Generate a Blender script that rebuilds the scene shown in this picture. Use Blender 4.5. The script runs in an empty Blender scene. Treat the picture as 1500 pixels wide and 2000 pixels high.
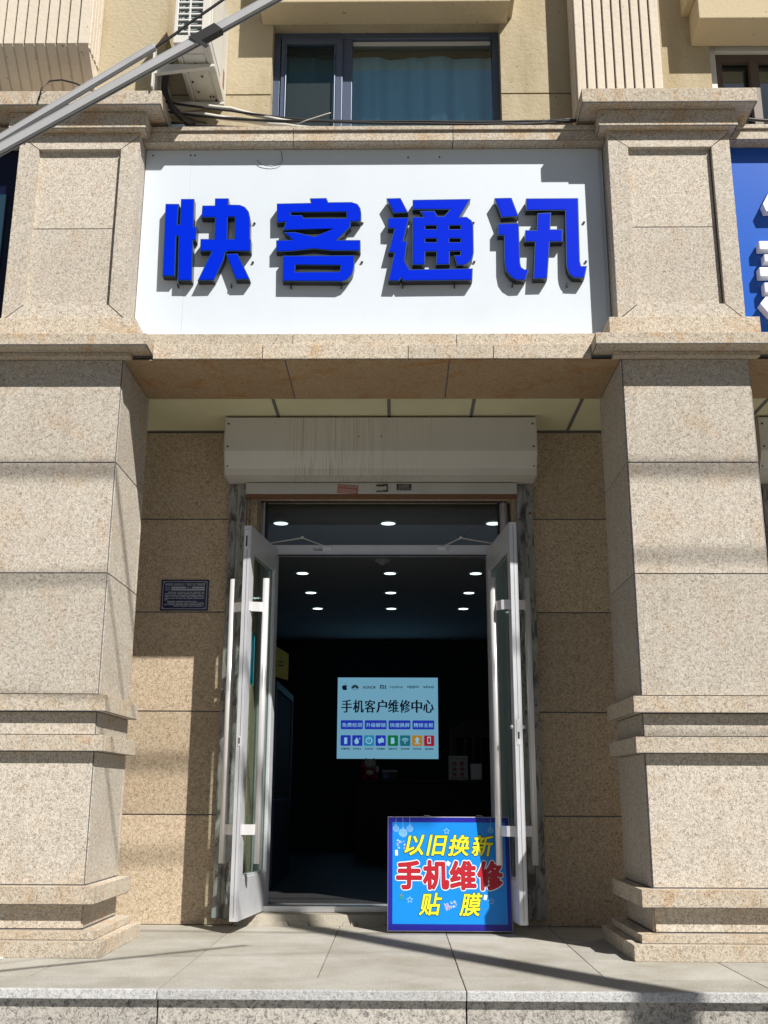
import bpy, bmesh, math, random
from mathutils import Vector, Matrix
from mathutils.geometry import tessellate_polygon
random.seed(7)
sc = bpy.context.scene
COL = sc.collection
R = math.radians

# ------------------------------------------------------------------ camera
cam_d = bpy.data.cameras.new('camera'); cam = bpy.data.objects.new('camera', cam_d); COL.objects.link(cam)
pitch, yaw, roll = .2626, .0138, .004
F = Vector((-math.sin(yaw)*math.cos(pitch), math.cos(yaw)*math.cos(pitch), math.sin(pitch)))
Rv = Vector((math.cos(yaw), math.sin(yaw), 0)); Uv = Rv.cross(F)
R2 = Rv*math.cos(roll)+Uv*math.sin(roll); U2 = Uv*math.cos(roll)-Rv*math.sin(roll)
cam.matrix_world = Matrix(((R2.x, U2.x, -F.x, .0265), (R2.y, U2.y, -F.y, -5.709), (R2.z, U2.z, -F.z, .7925), (0, 0, 0, 1)))
cam_d.sensor_fit = 'VERTICAL'; cam_d.sensor_height = 36; cam_d.sensor_width = 27
cam_d.lens = 2048.95/2000*36; cam_d.clip_start = .05; cam_d.clip_end = 1000
sc.camera = cam
# ------------------------------------------------------------------ light
SUN = Vector((-.78, 1.0, -1.27)).normalized()
w = bpy.data.worlds.new('World'); sc.world = w; w.use_nodes = True
nt = w.node_tree; bg = nt.nodes['Background']; sk = nt.nodes.new('ShaderNodeTexSky')
sk.sky_type = 'NISHITA'; sk.sun_disc = False; sk.sun_elevation = R(45); sk.sun_rotation = math.atan2(.78, -1.0)
nt.links.new(sk.outputs[0], bg.inputs[0]); bg.inputs[1].default_value = .024
sl = bpy.data.lights.new('sun', 'SUN'); so = bpy.data.objects.new('sun', sl); COL.objects.link(so)
sl.energy = 4.2; sl.angle = R(.53); sl.color = (1, .95, .87)
so.rotation_euler = SUN.to_track_quat('-Z', 'Y').to_euler(); so.location = (6, -8, 12)
sc.view_settings.view_transform = 'Standard'; sc.view_settings.look = 'None'
sc.view_settings.exposure = .6; sc.view_settings.gamma = 1
EXPO = 2**.6

# ------------------------------------------------------------------ materials
def mat(name, base=(.5, .5, .5), rough=.6, metal=0, emit=None, estr=0, spec=.5):
    m = bpy.data.materials.new(name); m.use_nodes = True
    b = m.node_tree.nodes['Principled BSDF']
    b.inputs['Base Color'].default_value = (*base, 1); b.inputs['Roughness'].default_value = rough
    b.inputs['Metallic'].default_value = metal; b.inputs['Specular IOR Level'].default_value = spec
    if emit: b.inputs['Emission Color'].default_value = (*emit, 1); b.inputs['Emission Strength'].default_value = estr
    return m
class N:
    def __init__(s, m): s.t = m.node_tree; s.n = s.t.nodes; s.b = s.n['Principled BSDF']; s.tc = s.n.new('ShaderNodeTexCoord')
    def L(s, a, b): s.t.links.new(a, b)
    def noise(s, scale, detail=3, rough=.6, vec=None, stretch=None, dist=0, dim=None):
        n = s.n.new('ShaderNodeTexNoise'); n.inputs['Scale'].default_value = scale; n.inputs['Detail'].default_value = detail
        n.inputs['Roughness'].default_value = rough; n.inputs['Distortion'].default_value = dist
        v = vec or s.tc.outputs['Object']
        if stretch:
            mp = s.n.new('ShaderNodeMapping'); mp.inputs['Scale'].default_value = stretch; s.L(v, mp.inputs[0]); v = mp.outputs[0]
        s.L(v, n.inputs['Vector']); return n.outputs['Fac']
    def ramp(s, fac, stops):
        r = s.n.new('ShaderNodeValToRGB'); e = r.color_ramp.elements
        while len(e) > 1: e.remove(e[0])
        e[0].position = stops[0][0]; e[0].color = (*stops[0][1], 1)
        for p, c in stops[1:]:
            q = e.new(p); q.color = (*c, 1)
        s.L(fac, r.inputs[0]); return r.outputs[0]
    def val(s, fac, a, b, lo=0, hi=1):
        r = s.n.new('ShaderNodeMapRange'); s.L(fac, r.inputs[0])
        for i, x in enumerate((a, b, lo, hi)): r.inputs[i+1].default_value = x
        return r.outputs[0]
    def math(s, op, a, b=None):
        r = s.n.new('ShaderNodeMath'); r.operation = op
        for i, x in enumerate((a, b)):
            if x is None: continue
            if isinstance(x, (int, float)): r.inputs[i].default_value = x
            else: s.L(x, r.inputs[i])
        return r.outputs[0]
    def mix(s, fac, a, b, mode='MIX'):
        r = s.n.new('ShaderNodeMixRGB'); r.blend_type = mode
        for i, x in enumerate((fac, a, b)):
            if isinstance(x, (int, float)): r.inputs[i].default_value = x
            elif isinstance(x, tuple): r.inputs[i].default_value = (*x, 1)
            else: s.L(x, r.inputs[i])
        return r.outputs[0]
    def bump(s, h, strength=.3, dist=.004):
        r = s.n.new('ShaderNodeBump'); r.inputs['Strength'].default_value = strength; r.inputs['Distance'].default_value = dist
        s.L(h, r.inputs['Height']); s.L(r.outputs[0], s.b.inputs['Normal'])
    def island(s, lo, hi):
        g = s.n.new('ShaderNodeNewGeometry'); return s.val(g.outputs['Random Per Island'], 0, 1, lo, hi)
    def grey(s, v):
        c = s.n.new('ShaderNodeCombineColor')
        for i in range(3): s.L(v, c.inputs[i])
        return c.outputs[0]
    def color(s, c): s.L(c, s.b.inputs['Base Color'])
    def sep(s):
        r = s.n.new('ShaderNodeSeparateXYZ'); s.L(s.tc.outputs['Object'], r.inputs[0]); return r.outputs

def granite(name, stain=.25, tint=(1, 1, 1), dark=(.225, .19, .145), mid=(.425, .38, .325), light=(.665, .62, .55), scale=82, orange=(.42, .25, .11), bump=.5):
    m = mat(name, rough=.85, spec=.25); q = N(m)
    a = q.noise(scale, 5, .72, dist=1.2)
    b = q.noise(scale*2.6, 3, .6)
    f = q.math('ADD', q.math('MULTIPLY', a, .72), q.math('MULTIPLY', b, .28))
    c = q.ramp(f, [(.36, dark), (.455, mid), (.53, light), (.64, tuple(x*1.12 for x in light))])
    big = q.noise(1.7, 5, .65); big2 = q.noise(4.5, 4, .6, dist=1)
    c = q.mix(q.math('MULTIPLY', q.val(big2, .52, .72), stain), c, q.mix(1, c, (.95, .66, .38), 'MULTIPLY'))
    c = q.mix(q.math('MULTIPLY', q.val(big, .60, .78), stain*.9), c, orange)
    c = q.mix(q.val(q.noise(.9, 4, .6), .35, .7, 0, .5), c, q.mix(1, c, (.80, .77, .73), 'MULTIPLY'))
    c = q.mix(q.val(q.noise(7, 4, .65, stretch=(1.6, 1.6, .16)), .56, .78, 0, .4), c, q.mix(1, c, (.70, .64, .56), 'MULTIPLY'))
    c = q.mix(1, c, q.grey(q.island(.82, 1.04)), 'MULTIPLY')
    c = q.mix(1, c, tint, 'MULTIPLY')
    q.color(c); q.bump(f, bump, .006); return m
M = {}
M['granite'] = granite('granite')
M['granite_trim'] = granite('granite_trim', .55, (1.0, .97, .92))
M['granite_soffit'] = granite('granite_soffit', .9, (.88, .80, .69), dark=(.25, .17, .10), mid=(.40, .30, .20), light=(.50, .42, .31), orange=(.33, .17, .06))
M['granite_wall'] = granite('granite_wall', .15, (.94, .84, .71))
M['granite_step'] = granite('granite_step', .05, dark=(.10, .095, .09), mid=(.33, .315, .30), light=(.52, .50, .46), scale=44, bump=.9)
M['granite_edge'] = granite('granite_edge', .03, dark=(.25, .25, .25), mid=(.44, .45, .46), light=(.60, .61, .62), scale=70, bump=.6)
M['grout'] = mat('grout', (.13, .135, .15), .9)
def paving():
    m = mat('paving_stone', rough=.8, spec=.3); q = N(m)
    f = q.noise(160, 4, .7)
    c = q.ramp(f, [(.33, (.29, .285, .265)), (.5, (.44, .43, .395)), (.67, (.58, .565, .525))])
    d = q.noise(2.2, 5, .65)
    c = q.mix(q.val(d, .40, .66, 0, .8), c, q.mix(1, c, (.70, .66, .60), 'MULTIPLY'))
    c = q.mix(q.val(q.noise(11, 5, .7), .55, .8, 0, .5), c, (.47, .44, .38))
    x, y, z = q.sep(); edge = q.val(y, .75, 1.25, 0, .5); c = q.mix(q.math('MULTIPLY', edge, q.val(q.noise(5, 5, .7), .35, .6)), c, (.46, .41, .32))
    c = q.mix(q.val(q.noise(26, 4, .7), .70, .76, 0, .6), c, (.16, .15, .14))
    c = q.mix(1, c, q.grey(q.island(.9, 1.05)), 'MULTIPLY')
    q.color(c); q.bump(f, .25, .003); return m
M['paving'] = paving()
def stucco(name, base, rough_bump=.6, stain=(.34, .27, .15), sc_=38, amt=.7):
    m = mat(name, base, .92, spec=.2); q = N(m)
    a = q.noise(sc_, 6, .7); b = q.noise(1.6, 5, .6, stretch=(2.2, 2.2, .7)); p = q.noise(30, 2, .5)
    c = q.mix(q.val(b, .45, .8, 0, amt), base, stain)
    c = q.mix(q.val(a, .3, .7, 0, .35), c, q.mix(1, c, (.78, .76, .72), 'MULTIPLY'))
    c = q.mix(q.val(p, .70, .74, 0, .65), c, (.14, .11, .07))
    q.color(c); q.bump(a, rough_bump, .012); return m
M['stucco'] = stucco('yellow_stucco', (.50, .435, .31), amt=.85)
M['pilaster'] = stucco('pale_stucco', (.72, .65, .56), .35, (.52, .44, .34), 30, .35)
M['hood'] = stucco('hood_stucco', (.60, .51, .35), .25, (.45, .38, .25), 50, .3)
M['groove'] = mat('groove', (.16, .13, .10), .9)
def ceiling_panel():
    m = mat('beige_ceiling', (.50, .47, .36), .5); q = N(m)
    c = q.mix(q.val(q.noise(3, 4, .6), .4, .8, 0, .4), (.66, .64, .43), (.50, .47, .31)); q.color(c); return m
M['ceil_panel'] = ceiling_panel()
M['strip'] = mat('metal_strip', (.16, .16, .17), .5, .3)
def white_board():
    m = mat('white_board', (.72, .78, .86), .38, spec=.4); q = N(m)
    d = q.noise(2.5, 4, .6, stretch=(1, 1, .6)); c = q.mix(q.val(d, .45, .85, 0, .35), (.66, .73, .81), (.56, .62, .69))
    st = q.noise(9, 4, .7, stretch=(6, 6, .5)); c = q.mix(q.val(st, .6, .82, 0, .25), c, (.48, .50, .52))
    q.color(c); return m
M['white_board'] = white_board()
M['blue_face'] = mat('blue_acrylic', (.0, .022, .66), .3, spec=.12)
M['letter_return'] = mat('letter_return', (.045, .045, .05), .3, .6)
M['letter_rim'] = mat('letter_rim', (.01, .06, .16), .4)
M['bolt'] = mat('bolt', (.05, .05, .055), .5, .5)
M['blue_board'] = mat('blue_board', (.005, .10, .52), .22, spec=.6)
M['navy_board'] = mat('navy_board', (.004, .006, .03), .3)
M['navy_glass'] = mat('navy_glass', (.02, .05, .08), .15)
M['white_letter'] = mat('white_letter', (.78, .80, .84), .4)
def alu(name, base=(.66, .68, .72), rough=.38, metal=.35):
    m = mat(name, base, rough, metal); q = N(m)
    d = q.noise(5, 5, .65, stretch=(1, 1, .4)); c = q.mix(q.val(d, .45, .8, 0, .4), base, tuple(x*.72 for x in base)); q.color(c)
    q.L(q.val(q.noise(9, 4, .6), .3, .7, rough-.08, rough+.12), q.b.inputs['Roughness']); return m
M['alu'] = alu('door_aluminium', (.62, .64, .69), .38, .25)
M['steel'] = mat('satin_steel', (.74, .74, .76), .32, .35)
def rail():
    m = mat('peeling_rail', (.4, .42, .42), .5, .1); q = N(m)
    p = q.noise(13, 6, .7, stretch=(1.6, 1.6, .45), dist=.5); r2 = q.noise(28, 5, .7)
    c = q.ramp(p, [(.38, (.07, .07, .068)), (.46, (.13, .135, .14)), (.475, (.25, .245, .225)), (.56, (.28, .28, .27)), (.66, (.36, .40, .43))])
    c = q.mix(q.val(r2, .66, .72, 0, .7), c, (.10, .05, .03))
    q.color(c); q.bump(p, .4, .004); return m
M['rail'] = rail()
def housing():
    m = mat('shutter_white_metal', (.6, .6, .56), .5, .05); q = N(m)
    x, y, z = q.sep()
    st = q.noise(5, 4, .75, stretch=(16, 1, .28)); fine = q.noise(8, 3, .7, stretch=(22, 1, .12))
    win = q.math('MULTIPLY', q.val(x, -.78, -.45), q.val(x, .55, .1))
    win2 = q.math('MULTIPLY', q.val(x, -.72, -.5), q.val(x, .35, -.35))
    base = q.mix(q.val(q.noise(2, 4, .6), .35, .75, 0, .5), (.60, .59, .55), (.50, .49, .45))
    c = q.mix(q.math('MULTIPLY', q.val(st, .52, .75), q.math('MULTIPLY', win, .55)), base, (.33, .28, .19))
    c = q.mix(q.math('MULTIPLY', q.val(fine, .565, .62), q.math('MULTIPLY', win2, .7)), c, (.27, .19, .11))
    q.color(c); return m
M['housing'] = housing()
M['curtain_metal'] = alu('shutter_slat_metal', (.48, .48, .45), .5, .1)
M['rust'] = mat('rusty_edge', (.16, .075, .04), .8)
M['dark'] = mat('dark', (.012, .012, .014), .6)
M['black_rubber'] = mat('black_rubber', (.02, .02, .022), .5)
M['frame_blue'] = mat('window_frame_blue_grey', (.10, .13, .20), .35, .3)
M['brown_frame'] = mat('brown_window_frame', (.10, .075, .055), .5)
M['white_frame'] = mat('white_window_frame', (.62, .62, .6), .45)
def glass(name, tint=(.9, .95, .95), refl=.5, rough=.02, fk=.9):
    m = bpy.data.materials.new(name); m.use_nodes = True; t = m.node_tree; n = t.nodes
    n.remove(n['Principled BSDF']); out = n['Material Output']
    tr = n.new('ShaderNodeBsdfTransparent'); tr.inputs[0].default_value = (*tint, 1)
    gl = n.new('ShaderNodeBsdfGlossy'); gl.inputs['Roughness'].default_value = rough
    fr = n.new('ShaderNodeFresnel'); fr.inputs[0].default_value = 1.5
    mr = n.new('ShaderNodeMath'); mr.operation = 'MULTIPLY_ADD'; mr.inputs[1].default_value = fk; mr.inputs[2].default_value = refl
    mx = n.new('ShaderNodeMixShader'); t.links.new(fr.outputs[0], mr.inputs[0]); t.links.new(mr.outputs[0], mx.inputs[0])
    t.links.new(tr.outputs[0], mx.inputs[1]); t.links.new(gl.outputs[0], mx.inputs[2])
    t.links.new(mx.outputs[0], out.inputs[0]); return m
M['glass'] = glass('clear_glass', (.86, .93, .90), .0, .02, .3)
M['transom_glass'] = glass('transom_glass', (.8, .84, .86), .02, .03)
M['window_glass'] = glass('window_glass', (.82, .94, 1.0), .06)
M['curtain'] = mat('pale_blue_curtain', (.62, .92, 1.0), .9); M['cab_glass'] = mat('dark_cabinet_glass', (.006, .008, .014), .7)
M['screen_mesh'] = glass('insect_screen', (.62, .72, .72), .03, .45, .1)
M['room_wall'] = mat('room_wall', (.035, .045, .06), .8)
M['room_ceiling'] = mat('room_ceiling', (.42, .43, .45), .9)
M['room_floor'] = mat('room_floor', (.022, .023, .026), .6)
M['lamp'] = mat('lamp_diffuser', (.9, .9, .9), .5, emit=(.80, 1, 1), estr=1.6)
M['lamp_ring'] = mat('lamp_ring', (.5, .5, .5), .5)
M['white_plastic'] = mat('white_plastic', (.72, .72, .70), .5)
M['ac_white'] = alu('ac_casing_cream', (.66, .65, .60), .5, 0)
M['ac_dark'] = mat('ac_dark_coil', (.10, .12, .13), .5, .3)
M['ac_fin'] = mat('ac_coil_fins', (.30, .36, .36), .6, .2)
M['trunk'] = alu('grey_trunking', (.42, .43, .45), .5, .1)
M['cable_white'] = mat('white_cable', (.62, .60, .56), .6)
M['plaque'] = mat('plaque_navy', (.008, .016, .075), .45)
M['plaque_ink'] = mat('plaque_ink', (.42, .46, .55), .5)
M['teal'] = mat('teal_poster', (.02, .28, .36), .4)
M['yellow_note'] = mat('yellow_green_note', (.20, .21, .012), .5)
M['cab_blue'] = mat('cabinet_blue', (.02, .035, .09), .5)
M['wood_dark'] = mat('dark_wood', (.010, .006, .004), .6)
M['red_wood'] = mat('red_wood', (.05, .015, .012), .4)
M['red'] = mat('red_print', (.44, .006, .022), .45)
M['yellow'] = mat('yellow_print', (.88, .80, .02), .45)
M['ink_green'] = mat('dark_green_outline', (.01, .09, .05), .5)
M['dark_red'] = mat('dark_red_edge', (.20, .005, .02), .5)
M['azure'] = mat('azure_print', (.003, .24, .78), .35)
M['deep_blue'] = mat('deep_blue_print', (.012, .012, .30), .35)
M['white_print'] = mat('white_print', (.80, .84, .86), .45)
M['pale_print'] = mat('pale_blue_print', (.30, .60, .80), .45)
M['silver'] = mat('silver_edge', (.6, .6, .62), .35, .6)
K = 1/EXPO
def emis(name, c, s=1.0): return mat(name, (0, 0, 0), .5, emit=c, estr=s*K, spec=.2)
M['lb_bg'] = emis('lightbox_pale_blue', (.14, .33, .45))
M['lb_black'] = emis('lightbox_black', (.004, .006, .015))
M['lb_blue'] = emis('lightbox_blue', (.015, .03, .36))
M['lb_light'] = emis('lightbox_light', (.22, .46, .62))
M['lb_green'] = emis('lightbox_green', (.005, .13, .05))
M['lb_teal'] = emis('lightbox_teal', (.01, .12, .16))
M['lb_sky'] = emis('lightbox_sky', (.02, .20, .36))
M['lb_orange'] = emis('lightbox_orange', (.36, .17, .01))
M['lb_red'] = emis('lightbox_red', (.30, .008, .02))
M['asphalt'] = mat('street_paving', (.13, .125, .115), .9)
M['concrete'] = mat('concrete_pole', (.35, .34, .32), .9)
def tape_red(): return mat('faded_red_sticker', (.36, .10, .08), .6)
M['sticker_red'] = tape_red(); M['sticker_black'] = mat('black_sticker', (.02, .02, .025), .5)
M['sticker_ink'] = mat('pale_sticker_ink', (.45, .38, .36), .6)

# ------------------------------------------------------------------ mesh builder
class MB:
    def __init__(s): s.v = []; s.f = []; s.mi = []
    def add(s, vs, fs, mi=0):
        o = len(s.v); s.v += [tuple(p) for p in vs]; s.f += [tuple(o+i for i in f) for f in fs]; s.mi += [mi]*len(fs); return s
    def box(s, x0, x1, y0, y1, z0, z1, mi=0):
        v = [(x, y, z) for z in (z0, z1) for y in (y0, y1) for x in (x0, x1)]
        return s.add(v, [(0, 2, 3, 1), (4, 5, 7, 6), (0, 1, 5, 4), (1, 3, 7, 5), (3, 2, 6, 7), (2, 0, 4, 6)], mi)
    def hexa(s, p, mi=0):   # bottom 4, top 4
        return s.add(p, [(3, 2, 1, 0), (4, 5, 6, 7), (0, 1, 5, 4), (1, 2, 6, 5), (2, 3, 7, 6), (3, 0, 4, 7)], mi)
    def plate(s, loops, y0, y1, mi=0, mi_side=None, back=True, fn=None):
        """XZ outline (with holes) extruded in Y from y0 (front) to y1"""
        ms = mi if mi_side is None else mi_side
        fn = fn or (lambda a, b, c: (a, b, c))
        flat = [p for l in loops for p in l]
        tris = tessellate_polygon([[Vector((p[0], p[1], 0)) for p in l] for l in loops])
        s.add([fn(p[0], y0, p[1]) for p in flat], tris, mi)
        if back: s.add([fn(p[0], y1, p[1]) for p in flat], [t[::-1] for t in tris], ms)
        for l in loops:
            n = len(l)
            s.add([fn(p[0], y0, p[1]) for p in l]+[fn(p[0], y1, p[1]) for p in l], [(i, (i+1) % n, n+(i+1) % n, n+i) for i in range(n)], ms)
        return s
    def extr(s, prof, x0, x1, mi=0):   # YZ profile along X
        n = len(prof)
        s.add([(x0, p[0], p[1]) for p in prof]+[(x1, p[0], p[1]) for p in prof],
              [(i, (i+1) % n, n+(i+1) % n, n+i) for i in range(n)]+[tuple(range(n))[::-1], tuple(range(n, 2*n))], mi); return s
    def tube(s, pts, r, n=8, mi=0, cap=True):
        pts = [Vector(p) for p in pts]; rings = []; k = len(pts)
        for i, p in enumerate(pts):
            t = (pts[min(i+1, k-1)]-pts[max(i-1, 0)]).normalized()
            a = t.orthogonal().normalized() if abs(t.z) > .9 else t.cross(Vector((0, 0, 1))).normalized(); b = t.cross(a)
            rr = r[i] if isinstance(r, (list, tuple)) else r
            rings.append([p+a*rr*math.cos(2*math.pi*j/n)+b*rr*math.sin(2*math.pi*j/n) for j in range(n)])
        vs = [p for g in rings for p in g]
        fs = [(i*n+j, i*n+(j+1) % n, (i+1)*n+(j+1) % n, (i+1)*n+j) for i in range(k-1) for j in range(n)]
        if cap: fs += [tuple(range(n))[::-1], tuple((k-1)*n+j for j in range(n))]
        return s.add(vs, fs, mi)
    def ball(s, c, r, n=10, mi=0, sx=1, sy=1, sz=1):
        vs = []; fs = []
        for i in range(n+1):
            th = math.pi*i/n
            for j in range(n): vs.append((c[0]+sx*r*math.sin(th)*math.cos(2*math.pi*j/n), c[1]+sy*r*math.sin(th)*math.sin(2*math.pi*j/n), c[2]+sz*r*math.cos(th)))
        for i in range(n):
            for j in range(n): fs.append((i*n+j, i*n+(j+1) % n, (i+1)*n+(j+1) % n, (i+1)*n+j))
        return s.add(vs, fs, mi)
    def mesh(s, mesh_data, fn, mi=0):
        return s.add([fn(v.co) for v in mesh_data.vertices], [tuple(p.vertices) for p in mesh_data.polygons], mi)
def wloc(o):
    v = Vector((0, 0, 0))
    while o is not None: v += o.location; o = o.parent
    return v
def build(name, mb, mats, parent=None, bevel=0, smooth=False, local=False, loc=None):
    """link ONE mesh object; vertices are world coordinates unless local"""
    me = bpy.data.meshes.new(name); off = Vector((0, 0, 0)) if local else (Vector(loc) if loc else Vector((0, 0, 0)))
    base = wloc(parent) if (parent and not local) else Vector((0, 0, 0))
    me.from_pydata([tuple(Vector(v)-base-(off if not parent else Vector((0, 0, 0)))) for v in mb.v], [], mb.f)
    for m in (mats if isinstance(mats, (list, tuple)) else [mats]): me.materials.append(M[m] if isinstance(m, str) else m)
    for i, p in enumerate(me.polygons): p.material_index = mb.mi[i]; p.use_smooth = smooth
    bm = bmesh.new(); bm.from_mesh(me); bmesh.ops.remove_doubles(bm, verts=bm.verts, dist=1e-6) if smooth else None
    bmesh.ops.recalc_face_normals(bm, faces=bm.faces); bm.to_mesh(me); bm.free()
    o = bpy.data.objects.new(name, me); COL.objects.link(o); o.parent = parent
    if loc and not parent and not local: o.location = loc
    if bevel:
        b = o.modifiers.new('bevel', 'BEVEL'); b.width = bevel; b.segments = 2; b.limit_method = 'ANGLE'; b.angle_limit = R(40)
    return o
def thing(name, label, cat, loc=(0, 0, 0), group=None):
    o = bpy.data.objects.new(name, None); COL.objects.link(o); o.location = loc; o.empty_display_size = .2
    o['label'] = label; o['category'] = cat
    if group: o['group'] = group
    return o
def tag(o, label, cat, group=None):
    o['label'] = label; o['category'] = cat
    if group: o['group'] = group
    return o
def struct(o, kind='structure'): o['kind'] = kind; return o
def text_mesh(body, size, offset=0, shear=0, res=3, spacing=1):
    c = bpy.data.curves.new('t', 'FONT'); c.body = body; c.size = size; c.offset = offset; c.shear = shear; c.resolution_u = res
    c.space_character = spacing; c.align_x = 'LEFT'
    o = bpy.data.objects.new('t', c); COL.objects.link(o)
    dg = bpy.context.evaluated_depsgraph_get(); dg.update()
    me = bpy.data.meshes.new_from_object(o.evaluated_get(dg)); bpy.data.objects.remove(o); bpy.data.curves.remove(c); return me
def put_text(mb, body, x0, x1, z0, z1, y, offset=0, shear=0, mi=0, fn=None, ref=None, spacing=1, horiz=False):
    """fit text to a box x0..x1, z0..z1 in a plane facing -Y at depth y (offset relative to the box height); ref: bounds of the plain text"""
    me = text_mesh(body, 1, 0, shear, spacing=spacing)
    if not me.vertices: return None
    def bb(m): xs = [v.co.x for v in m.vertices]; zs = [v.co.y for v in m.vertices]; return min(xs), max(xs), min(zs), max(zs)
    b = ref or bb(me); sx = (x1-x0)/(b[1]-b[0]); sz = (z1-z0)/(b[3]-b[2])
    g = fn or (lambda a, b_, c: (a, b_, c))
    k = 0
    for i in range(13 if abs(offset) > .004 else 1):
        dx, dz = (0, 0) if i == 0 else (offset*math.cos(i*math.pi/6), offset*math.sin(i*math.pi/6)*(.12 if horiz else 1))
        mb.mesh(me, lambda c: g(x0+(c.x+dx-b[0])*sx, y-2.5e-5*i, z0+(c.y+dz-b[2])*sz), mi)
    bpy.data.meshes.remove(me); return b
# ------------------------------------------------------------------ ground, platform, steps
DW = 1.251     # door wall plane
g = MB().add([(-300, -300, -.72), (300, -300, -.72), (300, 60, -.72), (-300, 60, -.72)], [(0, 1, 2, 3)])
struct(build('street', g, 'asphalt'))
m = MB(); m.box(-8, 8, -.60, 1.6, -.71, -.048, 1)
xs = [-.977+.644*i for i in range(-11, 14)]; ys = [-.955, -.66, -.08, .52, 1.25]
rows = [(-.66, -.08), (-.08, .52), (.52, 1.262)]
for r_, (a, b) in enumerate(rows):
    for i in range(len(xs)-1):
        m.box(xs[i]+.0025, xs[i+1]-.0025, a+.0025, b-.0025, -.045, random.uniform(-.0008, .0008), 0)
struct(build('pavement', m, ['paving', 'grout'], bevel=.0015))
m = MB(); ex = [-.977+1.289*i for i in range(-6, 8)]
for i in range(len(ex)-1):
    m.box(ex[i]+.002, ex[i+1]-.002, -.954, -.662, -.034, .0012, 2); m.box(ex[i]+.002, ex[i+1]-.002, -.985, -.9545, -.036, .0018, 0)
    m.box(ex[i]+.003, ex[i+1]-.003, -.955, -.60, -.215, -.0365, 1)
    m.box(ex[i]+.002, ex[i+1]-.002, -1.33, -.957, -.25, -.217, 0); m.box(ex[i]+.003, ex[i+1]-.003, -1.30, -.97, -.43, -.252, 1)
    m.box(ex[i]+.002, ex[i+1]-.002, -1.68, -1.302, -.467, -.434, 0); m.box(ex[i]+.003, ex[i+1]-.003, -1.65, -1.31, -.72, -.469, 1)
struct(build('steps', m, ['granite_edge', 'granite_step', 'paving'], bevel=.003))

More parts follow.
